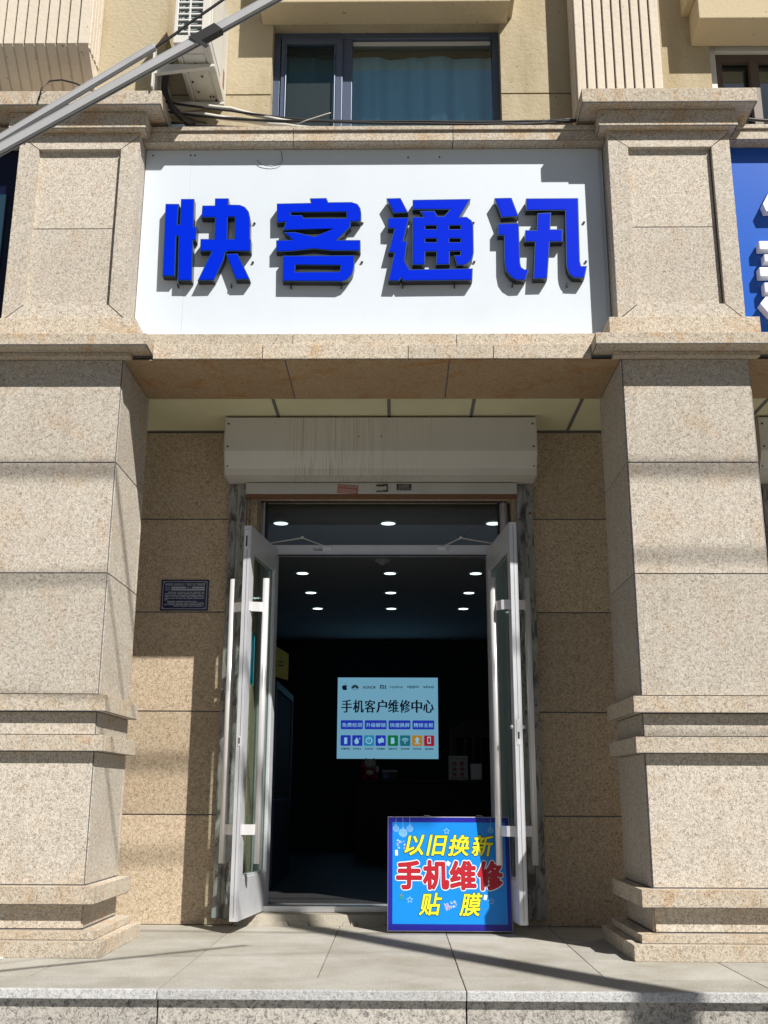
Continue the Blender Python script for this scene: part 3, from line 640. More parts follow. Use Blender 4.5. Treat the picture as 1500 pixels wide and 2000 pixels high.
# ------------------------------------------------------------------ main sign
SY = .16
S = thing('shop_sign', 'long white fascia sign board with four raised blue Chinese characters over the doorway', 'sign', (-.13, SY, 3.45))
m = MB(); m.box(-1.584, -1.297, SY, SY+.03, 3.436, 4.769); m.box(-1.2962, 1.30, SY+.0005, SY+.03, 3.436, 4.769); m.box(1.30, 1.324, SY+.012, SY+.03, 3.436, 4.769)
build('panel', m, 'white_board', S, bevel=.001)
m = MB()
for x, z in ((-1.54, 4.73), (-1.30, 4.73), (-1.272, 4.73), (-1.50, 3.45), (-.93, 3.452), (-.62, 3.452), (-.27, 3.452), (.20, 3.452), (.85, 3.452), (.09, 4.71), (.29, 4.71)): m = MB(); m.ball((x, SY, z), .006, 6); build('screw', m, 'bolt', S)
GL = {'a':[[[(-1.426,4.347),(-1.342,4.346),(-1.343,4.202),(-1.329,4.202),(-1.331,4.381),(-1.248,4.381),(-1.241,4.187),(-1.22,4.184),(-1.221,4.092),(-1.24,4.092),(-1.233,3.818),(-1.32,3.819),(-1.332,4.12),(-1.345,4.12),(-1.339,3.848),(-1.416,3.849)]],[[(-1.118,4.384),(-1.032,4.384),(-1.032,4.34),(-0.961,4.338),(-0.928,4.323),(-0.903,4.29),(-0.892,4.242),(-0.888,4.1),(-0.882,4.098),(-0.88,4.016),(-1.019,4.017),(-1.037,4.007),(-1.042,3.961),(-1.097,3.82),(-1.199,3.818),(-1.122,4.017),(-1.194,4.017),(-1.195,4.102),(-1.11,4.101),(-1.111,4.249),(-1.197,4.249),(-1.195,4.334),(-1.117,4.334)],[(-1.032,4.252),(-0.988,4.252),(-0.984,4.101),(-1.029,4.101)]],[[(-1.033,3.999),(-0.961,4.002),(-0.878,3.825),(-0.965,3.824)]]],'b':[[[(-0.525,4.382),(-0.421,4.384),(-0.409,4.354),(-0.264,4.355),(-0.226,4.341),(-0.208,4.311),(-0.202,4.275),(-0.204,4.219),(-0.267,4.216),(-0.267,4.181),(-0.349,4.092),(-0.206,4.091),(-0.205,4.016),(-0.375,4.017),(-0.496,4.031),(-0.632,4.014),(-0.724,4.012),(-0.726,4.091),(-0.627,4.094),(-0.68,4.146),(-0.61,4.148),(-0.487,4.117),(-0.375,4.169),(-0.687,4.16),(-0.67,4.215),(-0.726,4.212),(-0.73,4.346),(-0.515,4.35)],[(-0.64,4.283),(-0.295,4.285),(-0.294,4.243),(-0.559,4.244),(-0.572,4.265),(-0.639,4.265)]],[[(-0.682,3.986),(-0.24,3.987),(-0.242,3.912),(-0.252,3.86),(-0.278,3.826),(-0.314,3.809),(-0.679,3.813)],[(-0.602,3.922),(-0.326,3.918),(-0.329,3.884),(-0.336,3.876),(-0.603,3.875)]]],'c':[[[(-0.046,4.38),(0.042,4.382),(0.089,4.28),(0.0,4.274)]],[[(-0.038,4.244),(0.096,4.246),(0.061,4.083),(0.085,4.082),(0.068,3.948),(0.097,3.89),(0.483,3.896),(0.479,3.816),(0.053,3.812),(0.045,3.836),(0.036,3.812),(-0.033,3.813),(0.003,4.004),(-0.034,4.004),(0.003,4.168),(-0.037,4.17)]],[[(0.115,4.25),(0.185,4.25),(0.161,4.29),(0.253,4.292),(0.272,4.254),(0.311,4.254),(0.347,4.299),(0.117,4.3),(0.117,4.369),(0.478,4.374),(0.41,4.249),(0.452,4.249),(0.481,4.225),(0.492,4.19),(0.491,4.003),(0.48,3.956),(0.457,3.93),(0.426,3.917),(0.387,3.915),(0.369,3.985),(0.407,3.985),(0.409,4.012),(0.345,4.012),(0.342,3.922),(0.259,3.92),(0.262,4.009),(0.195,4.009),(0.191,3.92),(0.114,3.92)],[(0.195,4.188),(0.264,4.188),(0.264,4.165),(0.195,4.165)],[(0.343,4.188),(0.412,4.188),(0.412,4.164),(0.343,4.164)],[(0.194,4.099),(0.264,4.099),(0.263,4.075),(0.194,4.076)],[(0.342,4.099),(0.411,4.098),(0.41,4.075),(0.342,4.075)]]],'d':[[[(0.626,4.379),(0.733,4.381),(0.774,4.25),(0.668,4.242)]],[[(0.643,4.201),(0.773,4.205),(0.773,3.932),(0.779,3.903),(0.797,3.888),(0.826,3.892),(0.803,3.817),(0.746,3.815),(0.71,3.84),(0.685,3.881),(0.676,3.944),(0.679,4.119),(0.641,4.119)]],[[(0.891,4.273),(0.975,4.277),(0.966,4.161),(1.043,4.161),(1.038,4.074),(0.96,4.074),(0.935,3.825),(0.85,3.823),(0.868,4.075),(0.806,4.075),(0.811,4.156),(0.882,4.155)]],[[(0.822,4.376),(1.147,4.377),(1.138,3.943),(1.144,3.91),(1.18,3.91),(1.161,3.828),(1.093,3.83),(1.069,3.857),(1.058,3.891),(1.054,3.931),(1.063,4.291),(0.82,4.291)]]]}
def inset(loop, d):
    """shrink an outline by d (loop may turn either way)"""
    n = len(loop); A = sum(loop[i][0]*loop[(i+1) % n][1]-loop[(i+1) % n][0]*loop[i][1] for i in range(n)); s = 1 if A > 0 else -1; out = []
    for i in range(n):
        p0, p, p1 = Vector(loop[i-1]), Vector(loop[i]), Vector(loop[(i+1) % n])
        a = (p-p0).normalized(); b = (p1-p).normalized(); na = Vector((-a.y, a.x))*s; nb = Vector((-b.y, b.x))*s
        v = na+nb; L = max(v.length_squared/2, .35); out.append(tuple(p+v*d/L))
    return out
for key in 'abcd':
    m = MB(); fm = MB()
    for poly in GL[key]:
        m.plate([poly[0]]+poly[1:], .101, SY-.004, 1, 0)
        fm.plate([inset(poly[0], .0055)]+[inset(h, -.0045) for h in poly[1:]], .0985, .1008)
    lo = build('letter', m, ['letter_return', 'letter_rim'], S)
    build('letter_face', fm, 'blue_face', lo)
    sm = MB(); xs_ = [p[0] for pl in GL[key] for p in pl[0]]; zs_ = [p[1] for pl in GL[key] for p in pl[0]]
    for x in (min(xs_)+.1, max(xs_)-.12): sm.box(x-.003, x+.003, .13, SY, min(zs_)-.022, min(zs_)-.002)
    for z in (4.24, 3.97): sm.box(max(xs_)-.002, max(xs_)+.012, .148, .158, z-.003, z+.003)
    build('bracket', sm, 'bolt', lo)

# neighbours' signs
S2 = thing('shop_sign', 'glossy blue fascia board with raised white strokes right of the right pillar', 'sign', (3.2, SY, 3.45))
m = MB(); m.box(2.084, 2.118, SY, SY+.03, 3.436, 4.769); m.box(2.1195, 4.6, SY, SY+.03, 3.436, 4.769); build('panel', m, 'blue_board', S2)
m = MB()
for x0, x1, a, b in ((2.235, 2.60, 4.015, 4.075), (2.258, 2.58, 3.932, 3.984), (2.222, 2.62, 3.833, 3.898), (2.242, 2.58, 3.727, 3.795)): m.box(x0, x1, .095, .155, a, b)
m.plate([[(2.208, 3.655), (2.245, 3.700), (2.60, 3.69), (2.62, 3.585), (2.262, 3.58)]], .095, .155)
build('letter', m, 'white_letter', S2, bevel=.006); m = MB()
m.plate([[(2.285, 4.33), (2.36, 4.47), (2.43, 4.44), (2.40, 4.36), (2.55, 4.36), (2.55, 4.28), (2.30, 4.28)]], .095, .155)
build('letter', m, 'white_letter', S2, bevel=.006)
S3 = thing('shop_sign', 'dark navy fascia board left of the left pillar at the left edge', 'sign', (-3.2, SY, 3.45))
m = MB(); m.box(-4.6, -2.342, SY, SY+.03, 3.436, 4.769); build('panel', m, 'navy_board', S3)
m = MB(); m.box(-3.6, -2.446, SY-.012, SY-.002, 3.60, 4.446); build('inset_pane', m, 'navy_glass', S3)

# plaque on the door wall
m = MB(); y = 1.243; px0, px1, pz0, pz1 = -1.570, -1.250, 1.976, 2.186
m.box(px0, px1, y, 1.2505, pz0, pz1)
def ln(x0, x1, z0, z1): m.box(x0, x1, y-.0015, y-.0003, z0, z1, 1)
ln(px0+.012, px1-.012, pz1-.0135, pz1-.0105); ln(px0+.012, px1-.012, pz0+.0105, pz0+.0135); ln(px0+.0105, px0+.0135, pz0+.012, pz1-.012); ln(px1-.0135, px1-.0105, pz0+.012, pz1-.012)
for cx in (px0+.016, px1-.016):
    for cz in (pz0+.016, pz1-.016): ln(cx-.006, cx+.006, cz-.005, cz+.005)
put_text(m, '新城区沿街单位“门前三包”责任牌', px0+.026, px1-.026, pz1-.042, pz1-.022, y-.001, .012, mi=1)
put_text(m, '责任单位', px0+.026, px0+.062, pz1-.058, pz1-.049, y-.001, .01, mi=1); ln(px0+.068, px0+.165, pz1-.059, pz1-.048); put_text(m, '责任人', px0+.170, px0+.204, pz1-.058, pz1-.049, y-.001, .01, mi=1); ln(px0+.208, px1-.026, pz1-.059, pz1-.048)
put_text(m, '监督单位', px0+.026, px0+.062, pz1-.072, pz1-.063, y-.001, .01, mi=1); ln(px0+.068, px1-.026, pz1-.073, pz1-.063)
rp = random.Random(2)
for i in range(10):
    z = pz1-.085-.0105*i; x = px0+(.045 if i in (0, 7, 6) else .026); end = px1-.028 if i not in (5, 6) else (px0+.045 if i == 5 else px1-.08)
    if i == 9: x = px0+.09
    while x < end: w_ = rp.uniform(.012, .06); m.box(x, min(x+w_, end), y-.0012, y-.0003, z-.0022, z+.0022, 1); x += w_+.006
tag(build('wall_plaque', m, ['plaque', 'plaque_ink']), 'small navy plaque with white print on the granite wall left of the doorway', 'plaque')

# ------------------------------------------------------------------ standing light box in front of the door
LB = thing('standing_sign', 'square blue board with yellow and red characters standing before the right door', 'sign', (.335, .895, 0))
LB.rotation_euler = (R(-6.5), 0, 0)
hw, hh = .370, .652
m = MB(); m.box(-hw, hw, 0, .055, .012, .012+hh); build('box_frame', m, 'silver', LB, bevel=.003, local=True)
m = MB(); m.box(-hw+.004, hw-.004, -.002, -.0004, .016, .008+hh); pnl = build('border', m, 'deep_blue', LB, local=True)
m = MB(); m.box(-hw+.029, hw-.029, -.0036, -.0021, .052, hh-.022); build('face', m, 'azure', LB, local=True)
def uvp(u, v): return (-hw+.004+(u-98)/1275*(2*hw-.008), .008+hh-(v-130)/1150*(hh-.008))
t1 = MB()
def btxt(body, u0, u1, v0, v1, off, sh, inner, edge, lay):
    x0, z1_ = uvp(u0, v0); x1, z0_ = uvp(u1, v1)
    b = put_text(t1, body, x0, x1, z0_, z1_, -.0064-lay, off, sh, inner)
    return (x0, x1, z0_, z1_, b)
for body, (u0, u1, v0, v1), off, sh, inner, edge, eo in (('以', (270, 475, 318, 522), .018, .22, 0, 1, .030), ('旧', (500, 718, 318, 525), .018, .22, 0, 1, .030), ('换', (730, 945, 318, 528), .018, .22, 0, 1, .030), ('新', (975, 1205, 318, 528), .018, .22, 0, 1, .030),
        ('贴', (420, 650, 908, 1125), .018, .22, 0, 1, .030), ('膜', (835, 1070, 908, 1130), .018, .22, 0, 1, .030),
        ('手', (190, 440, 590, 860), .030, 0, 2, 3, .048), ('机', (470, 722, 585, 862), .030, 0, 2, 3, .048), ('维', (750, 1005, 590, 865), .030, 0, 2, 3, .048), ('修', (1035, 1285, 590, 868), .030, 0, 2, 3, .048)):
    x0, x1, z0_, z1_, b = btxt(body, u0, u1, v0, v1, off, sh, inner, edge, 0)
    put_text(t1, body, x0, x1, z0_, z1_, -.0052, off+eo, sh, edge, ref=b)
    if edge == 3: put_text(t1, body, x0, x1, z0_, z1_, -.0058, off+.014, sh, 4, ref=b)
build('lettering', t1, ['yellow', 'ink_green', 'red', 'white_print', 'dark_red'], LB, local=True)
d = MB()
def star(cu, cv, r, mi=0):
    cx, cz = uvp(cu, cv); k = [(cx+(r if i % 2 == 0 else r*.48)*math.sin(i*math.pi/5), cz+(r if i % 2 == 0 else r*.48)*math.cos(i*math.pi/5)) for i in range(10)]
    kk = [(cx+(x-cx)*.68, cz+(z-cz)*.68) for x, z in k]; d.plate([k, kk], -.0048, -.0037, mi)
for u, v in ((713, 275), (322, 975), (1165, 987)): star(u, v, .021)
def bauble(cu, cv, r):
    cx, cz = uvp(cu, cv); c = [(cx+r*math.cos(a*math.pi/12), cz+r*math.sin(a*math.pi/12)) for a in range(24)]; d.plate([c], -.0046, -.0037, 0)
    for i in range(-3, 4):
        zz = cz+i*r*.27; hw_ = math.sqrt(max(r*r-(i*r*.27)**2, 0))*.9
        d.hexa([(cx-hw_, -.0052, zz-.0022), (cx+hw_, -.0052, zz+.002), (cx+hw_, -.0047, zz+.002), (cx-hw_, -.0047, zz-.0022), (cx-hw_, -.0052, zz+.0003), (cx+hw_, -.0052, zz+.0045), (cx+hw_, -.0047, zz+.0045), (cx-hw_, -.0047, zz+.0003)], 1)
    d.box(cx-.0007, cx+.0007, -.0046, -.0037, cz+r, hh+.005, 0); d.box(cx-.004, cx+.004, -.0046, -.0037, cz+r-.001, cz+r+.005, 0)
bauble(178, 250, .019); bauble(252, 293, .025); bauble(325, 250, .019); bauble(1180, 262, .018)
def bit(cu, cv, w_, h_, a, mi):
    cx, cz = uvp(cu, cv); ca, sa = math.cos(a), math.sin(a); q = [(cx+x*ca-z*sa, cz+x*sa+z*ca) for x, z in ((-w_, -h_), (w_, -h_), (w_, h_), (-w_, h_))]; d.plate([q], -.0048, -.0037, mi)
rb = random.Random(4)
for (cu, cv, k, r) in ((232, 410, 16, 45), (712, 1050, 12, 38), (770, 1020, 14, 35)):
    for i in range(k): bit(cu+rb.uniform(-r, r), cv+rb.uniform(-r, r), rb.uniform(.002, .006), rb.uniform(.002, .005), rb.uniform(0, 3), rb.choice((0, 2, 3, 4)))
for cu, cv, w_, h_, a, mi in ((184, 500, .008, .016, .05, 2), (725, 608, .012, .012, -.6, 2), (1105, 948, .009, .014, -.3, 2), (235, 945, .014, .017, .2, 5), (708, 1045, .012, .018, .3, 3), (234, 930, .006, .006, .2, 3)): bit(cu, cv, w_, h_, a, mi)
M['lilac'] = mat('lilac_print', (.45, .38, .75), .5); M['grey_p'] = mat('grey_print', (.55, .55, .6), .5)
build('decoration', d, ['pale_print', 'azure', 'white_print', 'lilac', 'grey_p', 'teal'], LB, local=True)
for x in (-.13, .19):
    m = MB(); m.tube([(x-.02, .03, hh+.012), (x-.016, .03, hh+.022), (x+.016, .03, hh+.020), (x+.022, .03, hh+.012)], .003, 6)
    build('hanging_hook', m, 'silver', LB, local=True)

# ------------------------------------------------------------------ shop interior
rx0, rx1, ry1, rz = -1.75, 1.75, 8.4, 2.8
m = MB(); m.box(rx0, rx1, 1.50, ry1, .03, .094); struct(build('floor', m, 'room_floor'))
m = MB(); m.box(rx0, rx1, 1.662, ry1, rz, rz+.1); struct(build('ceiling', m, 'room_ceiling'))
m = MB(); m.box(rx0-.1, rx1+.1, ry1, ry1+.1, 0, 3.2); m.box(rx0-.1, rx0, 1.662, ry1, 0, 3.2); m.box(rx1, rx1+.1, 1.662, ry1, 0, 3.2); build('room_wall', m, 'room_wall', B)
first = None; LX = (-.872, -.048, .757)
rowsY = ((2.078, 'front row, behind the transom glass'), (3.966, 'second row from the door'), (4.952, 'third row from the door'), (5.908, 'farthest row from the door'))
cols = ('left', 'middle', 'right')
for yy, rl in rowsY:
    for x, cn in zip(LX, cols):
        lab = 'round white downlight, %s of three in the %s' % ({'left': 'leftmost', 'middle': 'middle one', 'right': 'rightmost'}[cn], rl)
        if first is None:
            T = thing('ceiling_light', lab, 'downlight', (x, yy, rz), 'downlights in the shop ceiling'); first = T
            c = MB(); n = 24; c.add([(.055*math.cos(2*math.pi*i/n)+x, .055*math.sin(2*math.pi*i/n)+yy, rz-.006) for i in range(n)], [tuple(range(n))]); build('diffuser', c, 'lamp', T)
            c = MB(); ri = []; 
            for r_, zz in ((.056, rz-.007), (.068, rz-.006), (.070, rz-.0005)): ri += [(r_*math.cos(2*math.pi*i/n)+x, r_*math.sin(2*math.pi*i/n)+yy, zz) for i in range(n)]
            c.add(ri, [(k*n+i, k*n+(i+1) % n, (k+1)*n+(i+1) % n, (k+1)*n+i) for k in range(2) for i in range(n)]); build('rim', c, 'lamp_ring', T)
        else:
            T = first.copy(); COL.objects.link(T); T.location = (x, yy, rz); T['label'] = lab
            for ch in list(first.children): c = ch.copy(); COL.objects.link(c); c.parent = T
m = MB(); m.ball((-.111, 3.41, rz-.002), .055, 14, 0, 1, 1, .7); m.tube([(-.111, 3.41, rz-.012), (-.111, 3.41, rz)], .065, 20); m.tube([(-.111, 3.41, rz-.045), (-.111, 3.41, rz-.038)], .018, 12)
tag(build('smoke_detector', m, 'white_plastic', smooth=False), 'small white smoke detector on the ceiling just inside the door', 'smoke detector')
T = thing('security_camera', 'small dark dome camera high on the back wall above the lit sign', 'camera', (-.075, 8.39, 2.70))
m = MB(); m.box(-.13, -.02, 8.33, 8.399, 2.71, 2.76); build('mount', m, 'ac_dark', T, bevel=.004); m = MB(); m.ball((-.075, 8.30, 2.69), .05, 12); m.tube([(-.075, 8.25, 2.685), (-.075, 8.24, 2.684)], .018, 10); build('lens', m, 'dark', T, smooth=True)

# lit sign on the back wall
X0, X1, Z0, Z1 = -.772, .556, 1.236, 2.288; Yb = 8.35
LS = thing('lightbox_sign', 'pale blue lit sign with black Chinese characters and coloured icons on the dark back wall', 'lightbox', (-.1, Yb, 1.2))
m = MB(); m.box(X0-.01, X1+.01, Yb, 8.395, Z0-.01, Z1+.01); build('casing', m, 'cab_blue', LS, bevel=.003)
m = MB(); m.box(X0, X1, Yb-.003, Yb-.0005, Z0, Z1); build('screen', m, 'lb_bg', LS)
def P(u, v): return (X0+(u-125)/1215*(X1-X0), Z1-(v-212)/988*(Z1-Z0))
mats_ls = ['lb_black', 'lb_blue', 'lb_light', 'lb_green', 'lb_teal', 'lb_sky', 'lb_orange', 'lb_red']
t = MB(); fy = Yb-.008
def lt(body, u0, u1, v0, v1, mi=0, off=.0, y=fy, sp=1, hz=False):
    a, z1_ = P(u0, v0); b, z0_ = P(u1, v1); put_text(t, body, a, b, z0_, z1_, y, off, 0, mi, spacing=sp, horiz=hz)
x = 168
for ch in '手机客户维修中心':
    lt(ch, x+8, x+130, 487, 643, 0, .034, hz=True); x += 141
lt('HONOR', 430, 587, 316, 350, 0, .018); lt('realme', 757, 915, 305, 343, 0, .004); lt('oppo', 968, 1110, 312, 348, 0, .012); lt('vivo', 1160, 1293, 306, 342, 0, .012)
def rrect(u0, u1, v0, v1, r, mi, y=fy):
    a, zb = P(u0, v1); b, za = P(u1, v0); pts = []
    rr = r*(X1-X0)/1215
    for cx, cz, s0 in ((b-rr, za-rr, 0), (a+rr, za-rr, 90), (a+rr, zb+rr, 180), (b-rr, zb+rr, 270)):
        for k in range(5): an = R(s0+22.5*k); pts.append((cx+rr*math.cos(an), cz+rr*math.sin(an)))
    t.plate([pts], y, y+.002, mi)
def poly(pts, mi, y=fy): t.plate([[P(*p) for p in pts]], y, y+.002, mi)
def disc(u, v, r, mi, y=fy, ry=None): poly([(u+r*math.cos(k*math.pi/10), v+(ry or r)*math.sin(k*math.pi/10)) for k in range(20)], mi, y)
# fruit-shaped mark, petal mark, letter mark
poly([(208, 312), (222, 305), (236, 312), (240, 320), (231, 330), (232, 342), (240, 350), (232, 364), (222, 370), (210, 366), (198, 370), (186, 360), (178, 342), (177, 324), (184, 312), (196, 308)], 0)
poly([(206, 303), (209, 291), (221, 283), (219, 296)], 0)
for k in range(8):
    a = R(-80+k*22.9); ca, sa = math.sin(a), math.cos(a); cu, cv = 335, 348
    poly([(cu+ca*8, cv-sa*8), (cu+ca*34-sa*7, cv-sa*34-ca*7), (cu+ca*50-sa*4, cv-sa*50-ca*4), (cu+ca*50+sa*4, cv-sa*50+ca*4), (cu+ca*34+sa*7, cv-sa*34+ca*7)], 0)
lt('HUAWEI', 302, 368, 358, 368, 0, .01)
poly([(638, 353), (638, 303), (675, 303), (688, 312), (690, 353), (679, 353), (679, 318), (672, 313), (649, 313), (649, 353)], 0); poly([(658, 322), (669, 322), (669, 353), (658, 353)], 0); poly([(700, 303), (711, 303), (711, 353), (700, 353)], 0)
for (u0, u1), s_ in zip(((168, 434), (456, 720), (743, 1007), (1030, 1293)), ('免费检测', '升级解锁', '快速换屏', '精修主板')):
    rrect(u0, u1, 736, 846, 12, 1); lt(s_, u0+16, u1-12, 768, 820, 2, .008, fy-.004)
ic = ((168, 1), (308, 1), (449, 5), (588, 1), (735, 3), (881, 4), (1026, 6), (1169, 7))
for (u, mi), s_ in zip(ic, ('屏幕碎裂', '手机进水', '无法开机', '主板漏电', '触屏失灵', '信号故障', '内存升级', '刷机解锁')):
    rrect(u, u+122, 918, 1046, 12, mi); lt(s_, u+10, u+110, 1070, 1092, 0, .02)
L_ = 2; yy = fy-.004
rrect(212, 248, 946, 1024, 5, L_, yy); poly([(362, 944), (388, 985), (386, 1012), (362, 1028), (338, 1012), (334, 985)], L_, yy); disc(397, 958, 8, L_, yy)
disc(510, 982, 41, L_, yy); disc(510, 982, 28, 5, yy-.003); poly([(506, 955), (514, 955), (514, 988), (506, 988)], L_, yy-.006)
poly([(618, 962), (655, 955), (660, 940), (670, 942), (668, 955), (688, 958), (686, 1004), (650, 1006), (628, 1026), (632, 1006), (618, 1004)], L_, yy)
poly([(772, 946), (812, 946), (812, 985), (820, 995), (808, 1020), (772, 1022)], L_, yy); disc(942, 1012, 7, L_, yy)
for r_ in (24, 40, 56): 
    o_ = [(942+r_*math.sin(a), 1010-r_*math.cos(a)*1.1) for a in [R(-50+k*10) for k in range(11)]]; i_ = [(942+(r_-8)*math.sin(a), 1010-(r_-8)*math.cos(a)*1.1) for a in [R(50-k*10) for k in range(11)]]; poly(o_+i_, L_, yy)
poly([(1087, 934), (1118, 968), (1103, 968), (1103, 1008), (1070, 1008), (1070, 968), (1056, 968)], L_, yy); poly([(1052, 1014), (1122, 1014), (1122, 1022), (1052, 1022)], L_, yy)
rrect(1208, 1250, 934, 1018, 6, L_, yy); rrect(1216, 1242, 946, 1004, 3, 7, yy-.003)
build('lettering', t, mats_ls, LS)

# counter and the things on it
CT = thing('shop_counter', 'dark wooden service counter at the back of the shop below the lit sign', 'counter', (.6, 6.9, .094))
m = MB(); m.box(-.46, 1.70, 6.62, 7.2, .094, .91); build('body', m, 'wood_dark', CT, bevel=.004)
m = MB(); m.box(-.49, 1.72, 6.58, 7.24, .912, .95); build('top', m, 'wood_dark', CT, bevel=.006)
# seated ornament
O = thing('figurine', 'small red and white seated ornament on the left end of the dark counter', 'ornament', (-.30, 6.85, .95))
m = MB(); m.ball((-.30, 6.85, 1.02), .085, 14, 0, 1.1, .9, .85); m.ball((-.38, 6.82, 1.10), .035, 10, 0, 1, 1, 1.5); m.ball((-.36, 6.80, .97), .04, 10); m.ball((-.24, 6.80, .97), .04, 10); build('robe', m, 'red', O, smooth=True)
m = MB(); m.ball((-.30, 6.84, 1.125), .065, 14, 0, 1.15, 1, .85); m.ball((-.345, 6.84, 1.175), .02, 8); m.ball((-.255, 6.84, 1.175), .02, 8); m.ball((-.21, 6.83, 1.07), .022, 8, 0, 1, 1, 1.8); m.ball((-.30, 6.77, 1.03), .04, 10, 0, 1.2, .5, .8); build('head', m, 'white_plastic', O, smooth=True)
T = thing('payment_stand', 'small two-panel payment stand beside the ornament on the counter', 'stand', (-.05, 6.8, .95))
m = MB(); m.box(-.155, .02, 6.78, 6.80, .952, 1.06); build('board', m, 'cab_blue', T, bevel=.003)
m = MB(); m.box(-.155, .02, 6.774, 6.779, 1.038, 1.062); build('header', m, 'plaque_ink', T)
m = MB(); m.box(-.145, -.085, 6.774, 6.779, .965, 1.025); m.box(-.055, .005, 6.774, 6.779, .965, 1.025, 1); M['dim_green'] = mat('dim_green', (.01, .12, .05), .6); build('panel', m, ['deep_blue', 'dim_green'], T)
T = thing('counter_sign', 'white upright card with two columns of red characters standing on the counter', 'sign', (.72, 6.75, .95))
m = MB(); m.box(.612, .832, 6.74, 6.752, .952, 1.222); build('card', m, 'white_plastic', T)
m = MB()
for i, (a, b) in enumerate((('换', '屏'), ('维', '修'), ('换', '壳'))):
    z = 1.155-.06*i-.048; put_text(m, a, .655, .705, z, z+.048, 6.7385, .02); put_text(m, b, .74, .79, z, z+.048, 6.7385, .02)
for x in (.635, .70, .77): m.box(x, x+.035, 6.7375, 6.7395, 1.19, 1.195, 1)
m.box(.63, .81, 6.7375, 6.7395, .968, .974, 1); build('print', m, ['red', 'plaque'], T)
T = thing('picture_frame', 'small framed mirror behind the white card on the counter', 'frame', (.93, 6.8, .95))
m = MB()
for q in ((.865, .875, .952, 1.14), (.99, 1.0, .952, 1.14), (.875, .99, 1.13, 1.14), (.875, .99, .952, .962)): m.box(q[0], q[1], 6.80, 6.82, q[2], q[3])
build('rim', m, 'plaque_ink', T); m = MB(); m.box(.875, .99, 6.812, 6.818, .962, 1.13); build('mirror', m, 'steel', T)
T = thing('desk_chair', 'dark red high-backed wooden chair behind the counter', 'chair', (1.0, 7.9, .094))
m = MB(); pts = [(.70, .55), (1.30, .55), (1.30, 1.62), (1.2, 1.64), (1.15, 1.71), (1.0, 1.74), (.85, 1.71), (.80, 1.64), (.70, 1.62)]
hole = [(.78, .8), (1.22, .8), (1.22, 1.5), (.78, 1.5)]; m.plate([pts, hole], 8.05, 8.10); m.box(.78, 1.22, 8.06, 8.09, 1.1, 1.14)
for x in (.88, .98, 1.08): m.box(x, x+.04, 8.065, 8.085, .8, 1.5)
build('backrest', m, 'red_wood', T, bevel=.006)
m = MB(); m.box(.70, 1.30, 7.6, 8.05, .50, .55); build('seat', m, 'red_wood', T, bevel=.006)
for x in (.72, 1.23):
    for yy_ in (7.62, 8.03): m = MB(); m.box(x, x+.05, yy_, yy_+.05, .094, .50); build('leg', m, 'red_wood', T)
T = thing('display_cabinet', 'tall dark blue display cabinet against the left wall just inside the door', 'cabinet', (-1.25, 3.2, .094))
m = MB()
for a, b, c, d_, e, f in ((-1.72, -.93, 2.65, 4.0, .094, .75), (-1.72, -.93, 2.65, 4.0, 1.60, 1.66), (-.965, -.93, 2.65, 2.69, .75, 1.6), (-.965, -.93, 3.96, 4.0, .75, 1.6), (-1.72, -1.69, 2.65, 4.0, .75, 1.6), (-1.69, -.965, 2.67, 4.0, 1.15, 1.17)): m.box(a, b, c, d_, e, f)
build('carcass', m, 'cab_blue', T, bevel=.003); m = MB(); m.box(-.948, -.944, 2.69, 3.96, .75, 1.6); m.box(-1.69, -.965, 2.66, 2.664, .75, 1.6); build('glass_front', m, 'cab_glass', T)
m = MB(); m.hexa([(-.955, 2.62, 1.69), (-.845, 2.66, 1.66), (-.845, 2.668, 1.66), (-.955, 2.628, 1.69), (-.955, 2.62, 1.93), (-.845, 2.66, 1.87), (-.845, 2.668, 1.87), (-.955, 2.628, 1.93)])
m.box(-.925, -.88, 2.628, 2.634, 1.80, 1.806, 1); m.box(-.925, -.88, 2.628, 2.634, 1.77, 1.776, 1)
tag(build('notice_card', m, ['yellow_note', 'dark']), 'yellow-green notice card above the dark cabinet beyond the left door', 'card')

# ------------------------------------------------------------------ air conditioner, cables, trunking above
A = thing('air_conditioner', 'cream outdoor air conditioner unit jutting from the wall left of the upper window', 'air conditioner', (-1.25, .33, 5.2))
ax0, ax1, ay0, ay1, az0, az1 = -1.345, -1.125, -.30, .325, 5.205, 5.90
m = MB(); m.box(ax0, ax1, ay0+.02, ay1, az0, az0+.02); m.box(ax0, ax1, ay0+.02, ay1, az1-.02, az1); m.box(ax1-.012, ax1, ay0+.02, ay1, az0+.02, az1-.02); m.box(ax0, ax0+.012, ay0+.02, ay1, az0+.02, az1-.02)
m.box(ax0, ax1, ay0, ay0+.02, az0, az0+.055); m.box(ax1-.05, ax1, ay0, ay0+.02, az0+.055, az1); m.box(ax0, ax0+.022, ay0, ay0+.02, az0+.055, az1); m.box(ax0, ax1, ay0, ay0+.02, az1-.03, az1)
m.box(ax0+.04, ax1-.05, -.2, .25, az0-.006, az0); m.box(ax0+.02, ax0+.032, -.25, .3, az0-.012, az0); m.box(ax1-.035, ax1-.022, -.27, .3, az0-.012, az0)
build('casing', m, 'ac_white', A, bevel=.004)
m = MB(); z = az0+.075
while z < az1-.03: m.box(ax0+.022, ax1-.05, ay0-.001, ay0+.007, z, z+.009); z += .043
m.box((ax0+ax1)/2-.020, (ax0+ax1)/2-.010, ay0-.002, ay0+.008, az0+.055, az1-.03); build('guard_grille', m, 'white_plastic', A)
m = MB(); m.box(ax0+.02, ax1-.03, ay0+.05, ay0+.07, az0+.05, az1-.03); z = az0+.06
